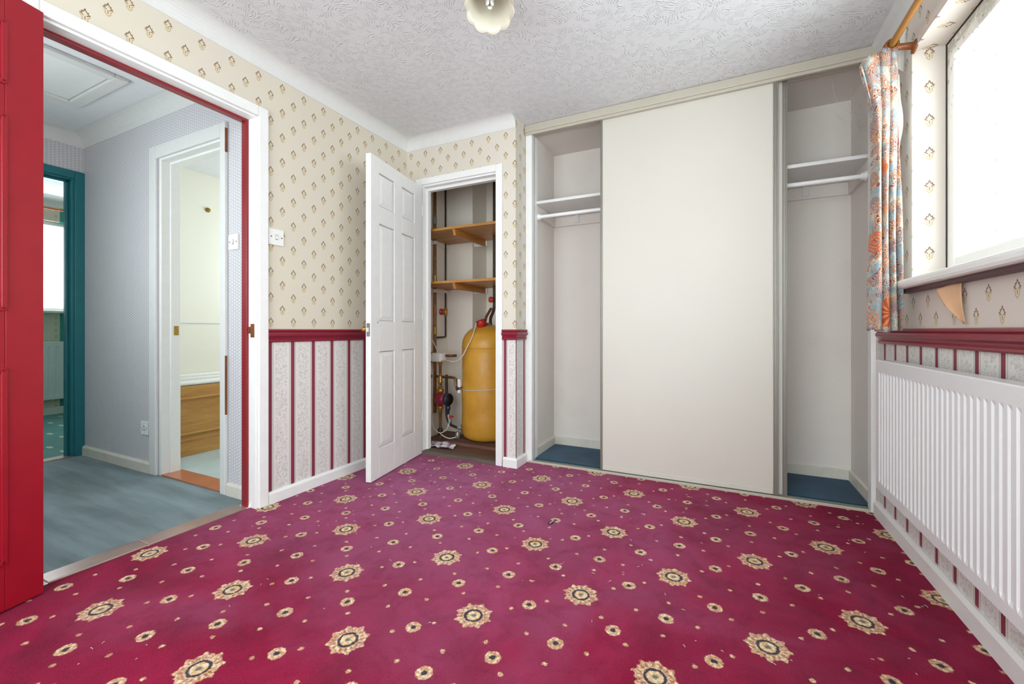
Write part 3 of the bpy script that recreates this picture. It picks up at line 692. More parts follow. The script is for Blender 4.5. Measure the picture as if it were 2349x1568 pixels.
sl = thing('trim_16', 'rounded white window sill over dark painted underside', None, (.74, 1.37, 1.08), None, 'structure')
MB().box(.650, .83, -.32, 2.325, 1.088, 1.124).build('board', WHITE, sl, .012)
MB().box(.676, .71, -.30, 2.318, 1.073, 1.088).build('underside_batten', SILLU, sl, .002)

# ------------------------------------------------------------------ curtain pole and curtain
cp = thing('curtain_pole', 'varnished wooden curtain pole above the bedroom window', 'curtain pole', (.64, 1.37, 2.05))
MB().tube([(.635, -.45, 2.089), (.635, 2.25, 2.089)], .0125, 16).build('pole', POLE, cp)
for y in (2.262, -.4):
    b = MB(); b.lathe([(.016, -.02), (.024, -.02), (.026, 0), (.024, .02), (.016, .02), (.016, -.02)], (.635, y, 2.089), (0, 1, 0), 20); br = b.build('bracket', BRKT, cp)
    b = MB(); b.lathe([(0, -.012), (.03, -.012), (.03, -.004), (.014, .0), (.012, .045), (.014, .05)], (.704, y, 2.074), (-1, 0, .18), 16); b.build('bracket_arm', BRKT, br)
cu = thing('curtain', 'faded floral curtain bunched at the end of the pole', 'curtain', (.61, 2.23, .92))
UVS = []
def curt(s, t):
    z_top = 2.012 + .028 * min(1, s / .18) + .032 * max(0, min(1, (s - .18) / .2)); z0 = .918 + .006 * math.sin(9 * s)
    z = z0 + (z_top - z0) * t
    wdt = 1.0 - .16 * math.sin(PI * min(1, max(0, t))) ** 1.2
    cx = .612 + .003 * math.sin(3 * t); x = cx + (s - .5) * .112 * wdt
    if t > .8: x += -.042 * ((t - .8) / .2) ** 1.3 * max(0, 1 - s / .45)
    amp = (.034 + .010 * (1 - t)) * (1 - .35 * math.exp(-((t - .9) / .08) ** 2))
    ph = 2 * PI * (3.6 * s + .12 * math.sin(2.4 * t + 1)) + .5 * math.sin(5 * t)
    y = 2.228 + amp * math.sin(ph) + .006 * math.sin(2 * ph + 4 * t) + .05 * s
    x += .010 * math.cos(ph) * (1 + .4 * math.sin(7 * t + s * 4))
    UVS.append((s * .62, z)); return (x, y, z)
b = MB(); b.grid(curt, 110, 60); b.build('floral_cloth', FLORAL, cu, solid=.0015, uvs=UVS)
def lin_(s, t):
    z = .95 + 1.02 * t
    bul = .022 * math.exp(-((t - .82) / .12) ** 2) + .004 * math.sin(9 * t)
    x = .652 + .012 * s + bul * s + .006 * math.sin(6 * s); y = 2.262 + .045 * s + .012 * math.sin(8 * s + 2 * t)
    return (x, y, z)
b = MB(); b.grid(lin_, 24, 40); b.build('lining', LINING, cu, solid=.0012, label='white curtain lining showing at the window side')
MB().grid(lambda s, t: curt(.02 + .96 * s, .93 + .05 * t), 60, 3).xf(lambda p: (p.x, p.y + .006, p.z)).build('heading_tape', LINING, cu)
# torn wallpaper
def flap(name, label, A, B, Cc, curl, m, back=None):
    A, B, Cc = Vector(A), Vector(B), Vector(Cc); b = MB()
    def fn(s, t):
        base = A.lerp(B, s); tip = Cc; p = base.lerp(tip, t); k = curl * math.sin(PI * min(1, t * .9)) * (1 - .6 * s)
        return (p.x - k, p.y + .012 * math.sin(PI * s) * t, p.z)
    b.grid(fn, 12, 14); return b.build(name, m, None, 0, label, 'wallpaper', None, None, .0008)
flap('torn_wallpaper', 'peeling flap of wallpaper curling peach side out below the sill', atx(2146, 664, .672), atx(2206, 643, .70), atx(2217, 742, .705), .012, PEACH)
flap('torn_wallpaper', 'small white curl of loose wallpaper behind the curtain pole end', (.706, 2.33, 2.19), (.706, 2.36, 2.02), (.66, 2.33, 2.05), .008, LINING)

# ------------------------------------------------------------------ radiators
def radiator(name, label, xf, sgn, ya, yb, z0, z1, pitch, dep, xwall):
    """panel facing sgn*x with vertical flutes"""
    t = thing(name, label, 'radiator', (xf, (ya + yb) / 2, z0)); n = int((yb - ya - .03) / pitch); m0 = ya + ((yb - ya) - n * pitch) / 2
    prof = [(ya, 0)]
    for i in range(n):
        y = m0 + i * pitch; prof += [(y + pitch * .16, 0.0), (y + pitch * .30, 1), (y + pitch * .70, 1), (y + pitch * .84, 0)]
    prof.append((yb, 0)); rows = [(z0, 0), (z0 + .034, 0), (z0 + .046, 1), (z1 - .060, 1), (z1 - .048, 0), (z1 - .004, 0), (z1, -.4)]
    vs = []; k = len(prof)
    for z, f in rows:
        for y, d in prof: vs.append((xf - sgn * (.0038 * d * max(f, 0) - (f if f < 0 else 0) * .006), y, z))
    fs = [(j * k + i, j * k + i + 1, (j + 1) * k + i + 1, (j + 1) * k + i) for j in range(len(rows) - 1) for i in range(k - 1)]
    b = MB().add(vs, fs); b.build('front_panel', RADW, t, solid=.0015)
    xb = xf - sgn * dep
    MB().box(xb, xf - sgn * .003, ya, ya + .003, z0, z1 - .002).build('end_cap', RADW, t, .001)
    MB().box(xb, xf - sgn * .003, yb - .003, yb, z0, z1 - .002).build('end_cap', RADW, t, .001)
    b = MB(); b.box(xb, xf - sgn * .006, ya, yb, z1 - .006, z1 - .001); tp = b.build('top_cover', RADW, t, .001)
    MB().box(xb, xb + sgn * .012, ya + .01, yb - .01, z0 + .01, z1 - .01).build('back_panel', RADW, t)
    MB().box(xf - sgn * .02, xf - sgn * .004, ya + .004, yb - .004, z0 - .006, z0 + .004).build('bottom_seam', RADW, t, .002)
    for y in (ya + .2, yb - .2): MB().box(xwall, xb, y, y + .03, z0 + .05, z1 - .08).build('wall_bracket', RADW, t)
    return t
rd = radiator('radiator', 'long white fluted radiator under the bedroom window', .61, -1, .62, 2.345, .243, .795, .0333, .06, XR - .0005)
rv = MB(); rv.tube(elbow([(.655, .60, 0.0), (.655, .60, .28), (.655, .625, .28)], .02), .0075, 10); rv.build('supply_pipe', WHITE, rd)
radiator('radiator', 'small white radiator in the room at the end of the hall', -6.52, 1, 1.3, 2.5, .175, .80, .06, .05, X1 + .0005)

# ------------------------------------------------------------------ switches and socket
def plate_on(name, label, cat, c, U, Nn, kind):
    """c: centre on the wall, U: horizontal direction, Nn: outward normal"""
    c, U, Nn = Vector(c), Vector(U), Vector(Nn); t = thing(name, label, cat, c)
    def X(p): q = c + U * p.x + Nn * p.y + Vector((0, 0, p.z)); return (q.x, q.y, q.z)
    MB().box(-.043, .043, 0, .009, -.043, .043).xf(X).build('plate', UPVC, t, .002)
    if kind == 'switch':
        MB().box(-.007, .007, .008, .0105, -.013, .013).xf(X).build('rocker_recess', STEEL, t)
        b = MB(); b.add([(-.0055, .009, -.011), (.0055, .009, -.011), (-.0055, .016, -.011), (.0055, .016, -.011), (-.0055, .009, .011), (.0055, .009, .011), (-.0055, .0105, .011), (.0055, .0105, .011)], [(0, 1, 3, 2), (4, 6, 7, 5), (2, 3, 7, 6), (0, 2, 6, 4), (1, 5, 7, 3), (0, 4, 5, 1)]); b.xf(X).build('rocker', UPVC, t, .001)
        for s in (-1, 1): MB().lathe([(0, 0), (.0035, 0), (.0035, .001), (0, .001)], (s * .030, .0088, 0), (0, 1, 0), 12).xf(X).build('screw', DARK, t)
    else:
        for x, z, w_, h_ in ((-.0, .011, .003, .006), (-.012, -.010, .005, .003), (.012, -.010, .005, .003)): MB().box(x - w_, x + w_, .0085, .0096, z - h_, z + h_).xf(X).build('pin_hole', DARK, t)
        for s in (-1, 1): MB().lathe([(0, 0), (.003, 0), (.003, .001), (0, .001)], (s * .032, .0088, 0), (0, 1, 0), 12).xf(X).build('screw', DARK, t)
        b = MB().box(.016, .026, .008, .013, .014, .03); b.xf(X).build('rocker', UPVC, t, .001)
    return t
plate_on('light_switch', 'white light switch beside the bedroom doorway above the dado', 'light switch', (XL, 1.506, 1.422), (0, 1, 0), (1, 0, 0), 'switch')
plate_on('light_switch', 'white light switch on the grey hall wall', 'light switch', (-2.425, YH, 1.412), (1, 0, 0), (0, -1, 0), 'switch')
plate_on('power_socket', 'white power socket low on the grey hall wall', 'socket', (-3.372, YH, .284), (1, 0, 0), (0, -1, 0), 'socket')

# ------------------------------------------------------------------ ceiling light
LX, LY, LZ = -.815, 1.475, 2.165
cl = thing('ceiling_light', 'scalloped opal glass ceiling light shade with a bare bulb', 'ceiling light', (LX, LY, 2.09))
TL = Matrix.Rotation(math.radians(22), 4, Vector((math.cos(YAW), math.sin(YAW), 0)))   # shade tips towards the camera side
def tilt(p): q = TL.inverted() @ (Vector(p) - Vector((0, 0, .06))) + Vector((0, 0, .06)); return (LX + q.x, LY + q.y, LZ + q.z)
prof = [(.028, .150), (.034, .145), (.050, .130), (.062, .105), (.068, .075), (.072, .045), (.082, .020), (.097, .0)]
def shade():
    n = 96; vs = []; k = len(prof)
    for i, (r, h) in enumerate(prof):
        fl = max(0, (i - 3) / (k - 4)) ** 1.4
        for j in range(n):
            a = 2 * PI * j / n; sc = abs(math.cos(a * 5)); rr = r * (1 - .055 * fl * (1 - sc)); hh = h + .009 * fl * (1 - sc)
            vs.append(tilt((rr * math.cos(a), rr * math.sin(a), hh)))
    return vs, [(i * n + j, i * n + (j + 1) % n, (i + 1) * n + (j + 1) % n, (i + 1) * n + j) for i in range(k - 1) for j in range(n)]
b = MB(); v, f = shade(); b.add(v, f, True); b.build('glass_shade', OPAL, cl, solid=.003)
b = MB(); b.lathe([(0, .16), (.020, .16), (.020, .12), (.016, .118), (.016, .105), (0, .105)], (0, 0, 0), (0, 0, 1), 18).xf(tilt); b.build('lamp_holder', UPVC, cl)
b = MB()
for k in range(3):
    a = k * 2 * PI / 3; p = lambda s, z: (.011 * math.cos(a + s), .011 * math.sin(a + s), z)
    b.tube(elbow([p(-.4, .11), p(-.4, .028), p(.4, .028), p(.4, .11)], .008), .0055, 8)
b.xf(tilt).build('bulb', LABELW, cl, 0, 'unlit white stick bulb')
top = Vector(tilt((0, 0, .155)))
b = MB(); b.tube(bez([top, top + Vector((.01, .02, .03)), (top.x + .02, top.y + .05, ZC - .012)], 8), .008, 10); b.lathe([(0, 0), (.055, 0), (.055, -.008), (.045, -.02), (.015, -.026), (0, -.026)], (top.x + .02, top.y + .05, ZC), (0, 0, 1), 24); b.build('ceiling_rose', BRASS, cl)

# ------------------------------------------------------------------ airing cupboard: shelves
def cup_shelf(label, z):
    t = thing('airing_shelf', label, 'shelf', (-1.74, 2.95, z), 'pine shelves in the airing cupboard')
    ys = [2.715, 2.800, 2.885, 2.970, 3.055, 3.14, 3.215]
    for a, c in zip(ys[:-1], ys[1:]): MB().box(-2.215, -1.274, a + .0015, c - .0015, z, z + .019).build('plank', PINE, t, .0015)
    b = MB(); x = -1.835; b.add([(x, 2.725, z - .0), (x + .022, 2.725, z - .0), (x, 3.21, z), (x + .022, 3.21, z), (x, 2.745, z - .045), (x + .022, 2.745, z - .045), (x, 3.21, z - .045), (x + .022, 3.21, z - .045)], [(0, 1, 3, 2), (4, 6, 7, 5), (0, 4, 5, 1), (2, 3, 7, 6), (0, 2, 6, 4), (1, 5, 7, 3)]); b.build('bearer', PINEB, t, .001)
    MB().box(-2.2195, -2.202, 2.68, 3.215, z - .042, z - .0005).build('side_cleat', CUPB, t, .001)
    MB().box(-1.93, -1.80, 3.205, 3.222, z - .042, z - .0005).build('back_cleat', CUPB, t, .001)
    MB().box(-1.29, -1.273, 2.68, 3.215, z - .042, z - .0005).build('side_cleat', CUPB, t, .001)
    return t
cup_shelf('upper slatted pine shelf in the airing cupboard', 1.695)
cup_shelf('lower slatted pine shelf in the airing cupboard', 1.285)
# cylinder
CYX, CYY, CYR = -1.728, 3.088, .212
cy = thing('hot_water_cylinder', 'tall ochre foam-covered hot water cylinder with red cap', 'water tank', (CYX, CYY, .035))
prof = [(0, .034), (.10, .034), (.17, .04), (.198, .058), (.208, .09), (CYR, .14)]
prof += [(CYR + .002 * math.sin(k * 1.7), .14 + (.775 - .14) * k / 12) for k in range(1, 12)] + [(CYR - .001, .775), (CYR + .002, .785), (CYR - .001, .795)]
prof += [(CYR * math.cos(t) ** .85, .80 + .168 * math.sin(t)) for t in [i * (PI / 2 - .02) / 10 for i in range(1, 10)]] + [(.02, .968), (0, .968)]
MB().lathe(prof, (CYX, CYY, 0), (0, 0, 1), 48).build('body', FOAM, cy)
MB().lathe([(CYR - .01, .779), (CYR + .003, .779), (CYR + .004, .784), (CYR + .003, .789), (CYR - .01, .789)], (CYX, CYY, 0), (0, 0, 1), 48).build('seam', FOAM, cy)
ca = aty(1104, 741, 3.0); b = MB(); b.lathe([(0, -.03), (.040, -.03), (.040, .018), (.036, .026), (0, .026)], ca, (-.2, -.35, 1), 24); cap = b.build('immersion_cap', REDP, cy, 0, 'red plastic immersion heater cap')
MB().lathe([(0, 0), (.007, 0), (.007, .004), (0, .004)], ca + Vector((-.016, -.042, .006)), (-.3, -.9, .1), 12).build('cable_gland', DARK, cap)
lc = Vector((CYX, CYY, .575)); al = math.atan2(-.62, -.78)
b = MB(); b.grid(lambda s, t: (CYX + (CYR + .0035) * math.cos(al + (s - .5) * .30 * math.sqrt(max(0, 1 - (2 * t - 1) ** 4)) ), CYY + (CYR + .0035) * math.sin(al + (s - .5) * .30 * math.sqrt(max(0, 1 - (2 * t - 1) ** 4))), .575 + (t - .5) * .10), 8, 12); b.build('label', LABELW, cy, solid=.0006, label='oval white paper label')
b = MB()
for zz in (.545, .560, .575, .590, .605): b.grid(lambda s, t: (CYX + (CYR + .0046) * math.cos(al + (s - .5) * .2), CYY + (CYR + .0046) * math.sin(al + (s - .5) * .2), zz + t * .0025), 6, 1)
b.build('label_print', STEEL, cy)
for z, px, py in ((.435, 1062, 892), (.115, 1060, 985)):
    d = aty(px, py, 3.0); ang = math.atan2(-.45, -.9); c = Vector((CYX + (CYR - .012) * math.cos(ang), CYY + (CYR - .012) * math.sin(ang), z)); ax = (math.cos(ang), math.sin(ang), 0)
    MB().lathe([(0, 0), (.034, 0), (.036, .012), (.030, .016), (.030, .017), (0, .017)], c, ax, 20).build('boss_recess', BRKT, cy)
    MB().lathe([(0, .014), (.022, .014), (.022, .034), (.015, .038), (.015, .05), (0, .05)], c, ax, 6, False).build('boss', STEEL, cy)
ang = math.atan2(-.45, -.9)
def boss(z, out=.045): return Vector((CYX + (CYR + out - .012) * math.cos(ang), CYY + (CYR + out - .012) * math.sin(ang), z))
MB().box(-1.97, -1.30, 2.84, 3.42, .012, .034).build('platform_board', BOARD, None, .002, 'brown board under the hot water cylinder', 'board')
# pipes
def pipe(label, pts, r, m, rad=.035, **kw): return MB().tube(elbow(pts, rad), r, 12).build('pipe', m, None, 0, label, 'pipe', 'pipework in the airing cupboard', **kw)
XA = -2.185; ya = 2.985
pt = pipe('thick copper pipe running up the left side of the airing cupboard', [(XA, ya, .22), (XA, ya, 2.33)], .0135, COPPERL)
for z in (1.36, 1.86, .92): MB().lathe([(.0165, -.03), (.0165, .03)], (XA, ya, z), (0, 0, 1), 14).build('coupling', STEEL if z > 1.5 else BRASS, pt)
for z in (1.655, 1.245): MB().box(XA - .035, XA + .02, ya - .022, ya + .022, z, z + .03).build('clip', UPVC, pt, .003)
xb, yb = aty(1022, 700, 3.16).x, 3.16
pt = pipe('thin dark pipe with red valve beside the back panel', [(xb, yb, 2.33), (xb, yb, .862), (XA + .012, ya + .02, .862)], .0085, COPPERD, .02)
gv = aty(1019, 715, 3.14); b = MB(); b.lathe([(0, 0), (.022, 0), (.027, .004), (.027, .016), (.018, .02), (0, .02)], (xb - .005, yb - .045, gv.z), (0, -1, 0), 20); hw = b.build('valve_wheel', REDP, pt, 0, 'red wheel handle')
MB().lathe([(0, 0), (.009, 0), (.009, .004), (0, .004)], (xb - .005, yb - .065, gv.z), (0, -1, 0), 12).build('wheel_hub', STEEL, hw)
MB().tube([(xb, yb, gv.z), (xb - .003, yb - .05, gv.z)], .009, 10).build('valve_stem', BRASS, pt)
MB().lathe([(.010, -.035), (.016, -.03), (.016, .03), (.010, .035)], (xb, yb, gv.z), (0, 0, 1), 10).build('valve_body', BRASS, pt)
MB().box(xb - .03, xb + .014, yb - .012, yb + .055, 1.255, 1.28).build('clip', UPVC, pt, .003)
xc = aty(1134, 600, 3.04).x
pt = pipe('dark vent pipe rising from the top of the cylinder', [(CYX + .03, CYY, .96), (CYX + .03, CYY - .01, 1.02), (xc, 3.04, 1.09), (xc, 3.04, 2.33)], .0125, COPPERD, .05)
pv = aty(1128, 687, 2.99); b = MB(); b.lathe([(0, 0), (.020, 0), (.024, .004), (.024, .015), (.016, .019), (0, .019)], pv, (-.3, -1, 0), 20); hw = b.build('valve_wheel', REDP, pt, 0, 'red wheel handle'); MB().lathe([(0, 0), (.008, 0), (.008, .004), (0, .004)], pv + Vector((-.006, -.019, 0)), (-.3, -1, 0), 12).build('wheel_hub', STEEL, hw)
MB().tube([pv, (xc, 3.04, pv.z)], .008, 8).build('valve_stem', BRASS, pt)
MB().tube(elbow([(CYX + .005, CYY - .05, .93), (CYX + .005, CYY - .05, 1.02), (xc - .018, 3.02, 1.10)], .05), .011, 10).build('bend', COPPER, pt)
MB().lathe([(0, 0), (.026, 0), (.026, .012), (.018, .02), (.018, .03), (0, .03)], (CYX + .02, CYY - .02, .955), (0, 0, 1), 6, False).build('union_nut', STEEL, pt)
p0 = aty(978, 861, 2.95); p1 = aty(1046, 866, 2.95); bz = boss(.435)
pt = pipe('copper pipe crossing from the left wall to the cylinder side', [(p0.x - .02, p0.y, p0.z), (p1.x, p1.y, p1.z), (p1.x + .004, p1.y + .01, bz.z), bz], .0115, COPPER, .035)
MB().lathe([(0, 0), (.017, 0), (.017, .03), (0, .03)], (p0.x, p0.y, p0.z), (1, 0, 0), 6, False).build('union_nut', STEEL, pt)
MB().lathe([(.014, 0), (.014, .04)], aty(1046, 884, 2.955), (0, 0, 1), 10).build('coupling', STEEL, pt)
# pump stack
PX, PY = aty(1010, 900, 2.94).x, 2.94
pt = pipe('copper pipe stack carrying the red pump', [(PX, PY, .012), (PX, PY, .24)], .0125, COPPERL)
MB().tube([(PX, PY, .42), (PX, PY, .66)], .0115, 12).build('upper_pipe', COPPER, pt)
MB().lathe([(.0, .475), (.016, .475), (.019, .488), (.019, .50), (.014, .51), (.018, .535), (.012, .55), (0, .55)], (PX, PY, 0), (0, 0, 1), 12).build('isolating_valve', BRASS, pt)
MB().lathe([(0, .0), (.012, .0), (.012, .018), (.006, .022), (.006, .04), (0, .04)], (PX, PY - .012, .462), (.7, -.7, 0), 8).build('valve_spindle', BRASS, pt)
MB().lathe([(0, .408), (.030, .408), (.032, .418), (.030, .432), (.018, .442), (.014, .47), (0, .47)], (PX, PY, 0), (0, 0, 1), 8).build('union_nut', BRASS, pt)
MB().lathe([(0, .225), (.016, .23), (.018, .26), (.024, .268), (.026, .285), (.022, .292), (0, .292)], (PX, PY, 0), (0, 0, 1), 8).build('union_nut', BRASS, pt)
MB().lathe([(0, .0), (.012, .0), (.012, .018), (.006, .022), (.006, .04), (0, .04)], (PX, PY - .012, .252), (.7, -.7, 0), 8).build('valve_spindle', BRASS, pt)
MB().lathe([(.0125, .05), (.022, .055), (.022, .10), (.0125, .11)], (PX, PY, 0), (0, 0, 1), 12).build('coupling', COPPERD, pt)
AX = Vector((.98, -.12, 0)).normalized()
pu = thing('circulation_pump', 'crimson circulation pump with a black dial face', 'pump', (PX, PY, .292)); pc = Vector((PX, PY, .352))
MB().lathe([(0, -.035), (.030, -.035), (.044, -.028), (.046, -.01), (.046, .012), (.048, .02), (.048, .066), (0, .066)], pc, AX, 28).build('motor_housing', PUMPR, pu)
MB().lathe([(0, .292), (.022, .292), (.022, .318), (.030, .33), (.030, .375), (.022, .386), (.022, .412), (0, .412)], (PX, PY, 0), (0, 0, 1), 18).build('volute', PUMPR, pu)
fc = MB().lathe([(0, .066), (.050, .066), (.052, .074), (.052, .094), (.047, .100), (0, .100)], pc, AX, 28).build('dial_collar', DARKB, pu)
MB().lathe([(0, .0995), (.046, .0995), (.044, .104), (0, .104)], pc, AX, 28).build('dial_face', BLACK, fc)
MB().lathe([(0, 0), (.008, 0), (.008, .002), (0, .002)], pc + AX * .103 + Vector((-.008, -.01, -.026)), AX, 12).build('indicator_button', LABELW, fc)
pk = pc + AX * .086 + Vector((0, 0, -.05)); MB().lathe([(0, 0), (.019, 0), (.020, -.03), (.014, -.036), (.012, -.06), (.007, -.075), (0, -.075)], pk, (0, 0, 1), 14).build('cable_plug', DARKB, pu)
# motorised valve
mv = thing('motorised_valve', 'white-headed motorised valve on a brass body above the pump', 'valve', (PX, PY, .62))
va = aty(1007, 819, 2.92)
MB().box(va.x - .056, va.x + .038, va.y - .035, va.y + .035, va.z - .036, va.z + .036).build('actuator_head', UPVC, mv, .006)
MB().box(va.x + .0385, va.x + .054, va.y - .03, va.y + .03, va.z - .02, va.z + .036).build('actuator_cover', UPVC, mv, .004)
MB().lathe([(0, .62), (.014, .62), (.016, .64), (.022, .655), (.020, .70), (.012, .735), (0, .735)], (PX, PY, 0), (0, 0, 1), 10).build('valve_body', BRASS, mv)
for sx in (-1, 1): MB().lathe([(0, 0), (.012, .005), (.012, .03), (.017, .032), (.017, .05), (0, .05)], (PX, PY, .712), (sx, 0, 0), 8).build('side_outlet', BRASS, mv)
MB().tube(elbow([(PX + .045, PY, .712), (PX + .10, PY, .712), (PX + .125, PY + .05, .712)], .02), .0115, 10).build('outlet_pipe', COPPER, mv)
# return pipe with red valve
bl = boss(.115); q0 = aty(1020, 962, 2.98)
pt = pipe('return pipe sloping from the pump to the cylinder foot', [(PX + .035, PY + .04, .55), (PX + .035, PY + .04, .20), (q0.x + .06, 2.97, .135), bl], .0115, COPPERD, .03)
rw = aty(1033, 957, 2.95); hw = MB().lathe([(0, 0), (.024, 0), (.028, .003), (.028, .009), (.02, .013), (0, .013)], rw, (0, 0, 1), 18).build('valve_wheel', REDP, pt, 0, 'red wheel handle')
MB().lathe([(0, -.05), (.013, -.045), (.012, -.015), (.007, -.01), (.007, 0), (0, 0)], rw, (0, 0, 1), 10).build('valve_body', STEEL, pt)
dc = aty(1050, 1002, 2.93); b = MB(); b.lathe([(0, -.03), (.018, -.03), (.02, -.01), (.018, .02), (.010, .03), (0, .03)], (dc.x, dc.y, .07), (0, 0, 1), 10); b.tube([(dc.x, dc.y, .08), boss(.075, -.005)], .010, 10); b.build('drain_cock', STEEL, cy, 0, 'grey drain cock')
# upper left fittings
g = aty(984, 800, 2.90); fu = thing('gate_valve', 'brass gate valve with orange clip at the left cupboard wall', 'valve', (g.x, g.y, g.z - .12))
MB().lathe([(0, .0), (.016, .0), (.018, .02), (.012, .03), (.014, .06), (.011, .075), (0, .075)], g, (0, 0, 1), 10).build('valve_body', BRASS, fu)
MB().lathe([(.010, -.02), (.018, -.018), (.018, -.004), (.010, 0)], g, (0, 0, 1), 10).build('compression_nut', STEEL, fu)
MB().box(g.x - .045, g.x + .035, g.y - .01, g.y + .025, g.z - .055, g.z - .025).build('orange_clip', POLE, fu, .005)
MB().tube([g + Vector((0, 0, -.02)), g + Vector((0, 0, -.13))], .008, 10).build('tail_pipe', COPPERD, fu)
MB().box(g.x - .018, g.x + .018, g.y - .02, g.y - .012, g.z - .055, g.z - .035).build('white_tag', UPVC, fu, .002)
th = aty(1054, 881, 2.93); ts = cy
MB().box(th.x - .013, th.x + .015, th.y - .012, th.y + .012, th.z - .022, th.z + .042).build('thermostat_case', UPVC, ts, .003, 'white strap-on thermostat')
MB().box(th.x - .012, th.x + .014, th.y - .012, th.y + .012, th.z - .07, th.z - .045).build('thermostat_clip', UPVC, ts, .003)
ring = [(CYX + (CYR + .004) * math.cos(a), CYY + (CYR + .004) * math.sin(a), .432 + .012 * (a - PI)) for a in [PI * 1.02 + i * (PI * .75) / 30 for i in range(31)]]
MB().tube([(th.x, th.y, th.z - .05)] + ring, .0028, 6).build('strap_wire', CABLE, ts)
# cables
def cable(label, pts, r=.0042, m=CABLE): return MB().tube(bez(pts, 10), r, 8).build('cable', m, None, 0, label, 'cable', 'cables in the airing cupboard')
cable('white cable looping from the valve head to the red cylinder cap', [va + Vector((.05, 0, -.02)), aty(1030, 827, 2.88), aty(1042, 829, 2.86), aty(1058, 820, 2.85), aty(1072, 795, 2.86), aty(1085, 768, 2.89), ca + Vector((-.018, -.05, .004))])
cable('white cable dropping from the door jamb to the valve head', [aty(972, 733, 2.86), aty(984, 765, 2.88), aty(996, 788, 2.90), va + Vector((-.006, 0, .034))])
cable('white pump cable hanging in a loop below the pump', [pk + Vector((0, 0, -.07)), aty(1030, 972, 2.86), aty(1020, 988, 2.86), aty(1007, 992, 2.86), aty(995, 980, 2.88), aty(990, 950, 2.9), aty(992, 900, 2.92), aty(993, 845, 2.93)])
cable('white cable trailing from the loop to the cylinder foot', [aty(1007, 991, 2.86), aty(1018, 1000, 2.87), aty(1032, 1005, 2.88), aty(1046, 1002, 2.90)])
cable('black cable curving down beside the gate valve', [va + Vector((-.05, .0, -.03)), aty(983, 832, 2.90), aty(976, 850, 2.88), aty(976, 875, 2.86), aty(971, 893, 2.85)], .005, BLACK)
# cloth
b = MB()
A, B2, C2, D2 = atz(976, 1026, .013), atz(1040, 1031, .013), atz(1046, 1020, .02), atz(996, 1012, .02)
def cl_(s, t):
    p = A.lerp(B2, s).lerp(D2.lerp(C2, s), t); n1 = mnoise.noise(Vector((s * 3.1, t * 3.7, 1.3))); n2 = mnoise.noise(Vector((s * 8, t * 8, 5)))
    return (p.x + .02 * n2, p.y + .025 * n1, .018 + .022 * abs(n1) + .010 * abs(n2) + .012 * math.sin(PI * s) * math.sin(PI * t))
b.grid(cl_, 30, 20); b.build('tea_towel', TOWEL, None, 0, 'crumpled white and purple cloth on the cupboard floor', 'cloth', None, None, .002)
MB().box(-1.998, -1.374, YA - .018, YA + .075, -.002, .024).build('threshold_board', OLDW, None, .003, 'worn wooden threshold of the airing cupboard', 'threshold')

# ------------------------------------------------------------------ thresholds, hatch, small things
t = thing('threshold_strip', 'bronze metal strip across the bedroom doorway', 'threshold', (-2.24, 1.0, 0))
MB().box(-2.287, -2.193, .652, .955, -.002, .007).build('bar', BRONZ, t, .003)
MB().box(-2.287, -2.193, .957, 1.378, -.002, .007).build('bar', BRONZ, t, .003)
MB().box(-3.178, -2.542, YH - .002, YH + .115, -.002, .010).build('threshold_board', COPTHR, None, .003, 'orange copper-coloured threshold of the bathroom', 'threshold')
MB().box(XH - .085, XH + .012, .617, 1.383, -.002, .006).build('threshold_strip', BRONZ, None, .002, 'thin metal strip under the teal doorway', 'threshold')
lh = thing('loft_hatch', 'white loft hatch in the hallway ceiling', 'hatch', (-3.36, .9, ZC - .03))
b = MB(); hx0, hx1, hy0, hy1 = -3.675, -3.035, .50, 1.232; e = .062
b.box(hx0, hx1, hy1 - e, hy1, ZC - .022, ZC); b.box(hx0, hx1, hy0, hy0 + e, ZC - .022, ZC); b.box(hx0, hx0 + e, hy0 + e, hy1 - e, ZC - .022, ZC); b.box(hx1 - e, hx1, hy0 + e, hy1 - e, ZC - .022, ZC); b.build('frame', WHITE2, lh, .005)
MB().box(hx0 + e + .004, hx1 - e - .004, hy0 + e + .004, hy1 - e - .004, ZC - .010, ZC - .001).build('panel', WHITE, lh, .002)
b = MB(); i0 = (hx0 + e, hx1 - e, hy0 + e, hy1 - e); b.box(i0[0], i0[1], i0[3] - .004, i0[3], ZC - .004, ZC - .001); b.box(i0[0], i0[0] + .004, i0[2], i0[3], ZC - .004, ZC - .001); b.build('shadow_gap', DARK, lh)
# hair clip on the carpet
hc = thing('hair_clip', 'small black and white clip lying on the carpet', 'clip', tuple(atz(1265, 1197, .002))); c0 = atz(1265, 1197, .004); u = (atz(1270, 1193, .004) - atz(1260, 1200, .004)).normalized(); vv_ = Vector((-u.y, u.x, 0))
def oval(r, wd): return [c0 + u * (wd * math.cos(a)) + vv_ * (r * math.sin(a)) for a in [2 * PI * i / 24 for i in range(25)]]
MB().tube(oval(.0075, .024), .002, 8, False).build('outer_loop', BLACK, hc)
MB().tube([c0 - u * .018 + Vector((0, 0, .001)), c0 + u * .02 + Vector((0, 0, .001))], .0018, 8).build('spring_bar', LABELW, hc)

b = MB(); rnd = random.Random(11)
for i in range(150):
    p = Vector((rnd.uniform(-2.0, .62), rnd.uniform(.5, 2.65), .002)); a = rnd.uniform(0, PI); l = rnd.uniform(.002, .007); d = Vector((math.cos(a), math.sin(a), 0)) * l
    b.tube([p - d, p + Vector((0, 0, .002)), p + d], .0006, 4, False)
b.build('carpet_fluff', LINING, None, 0, 'scattered bits of pale fluff on the crimson carpet', 'fluff', None, 'stuff')

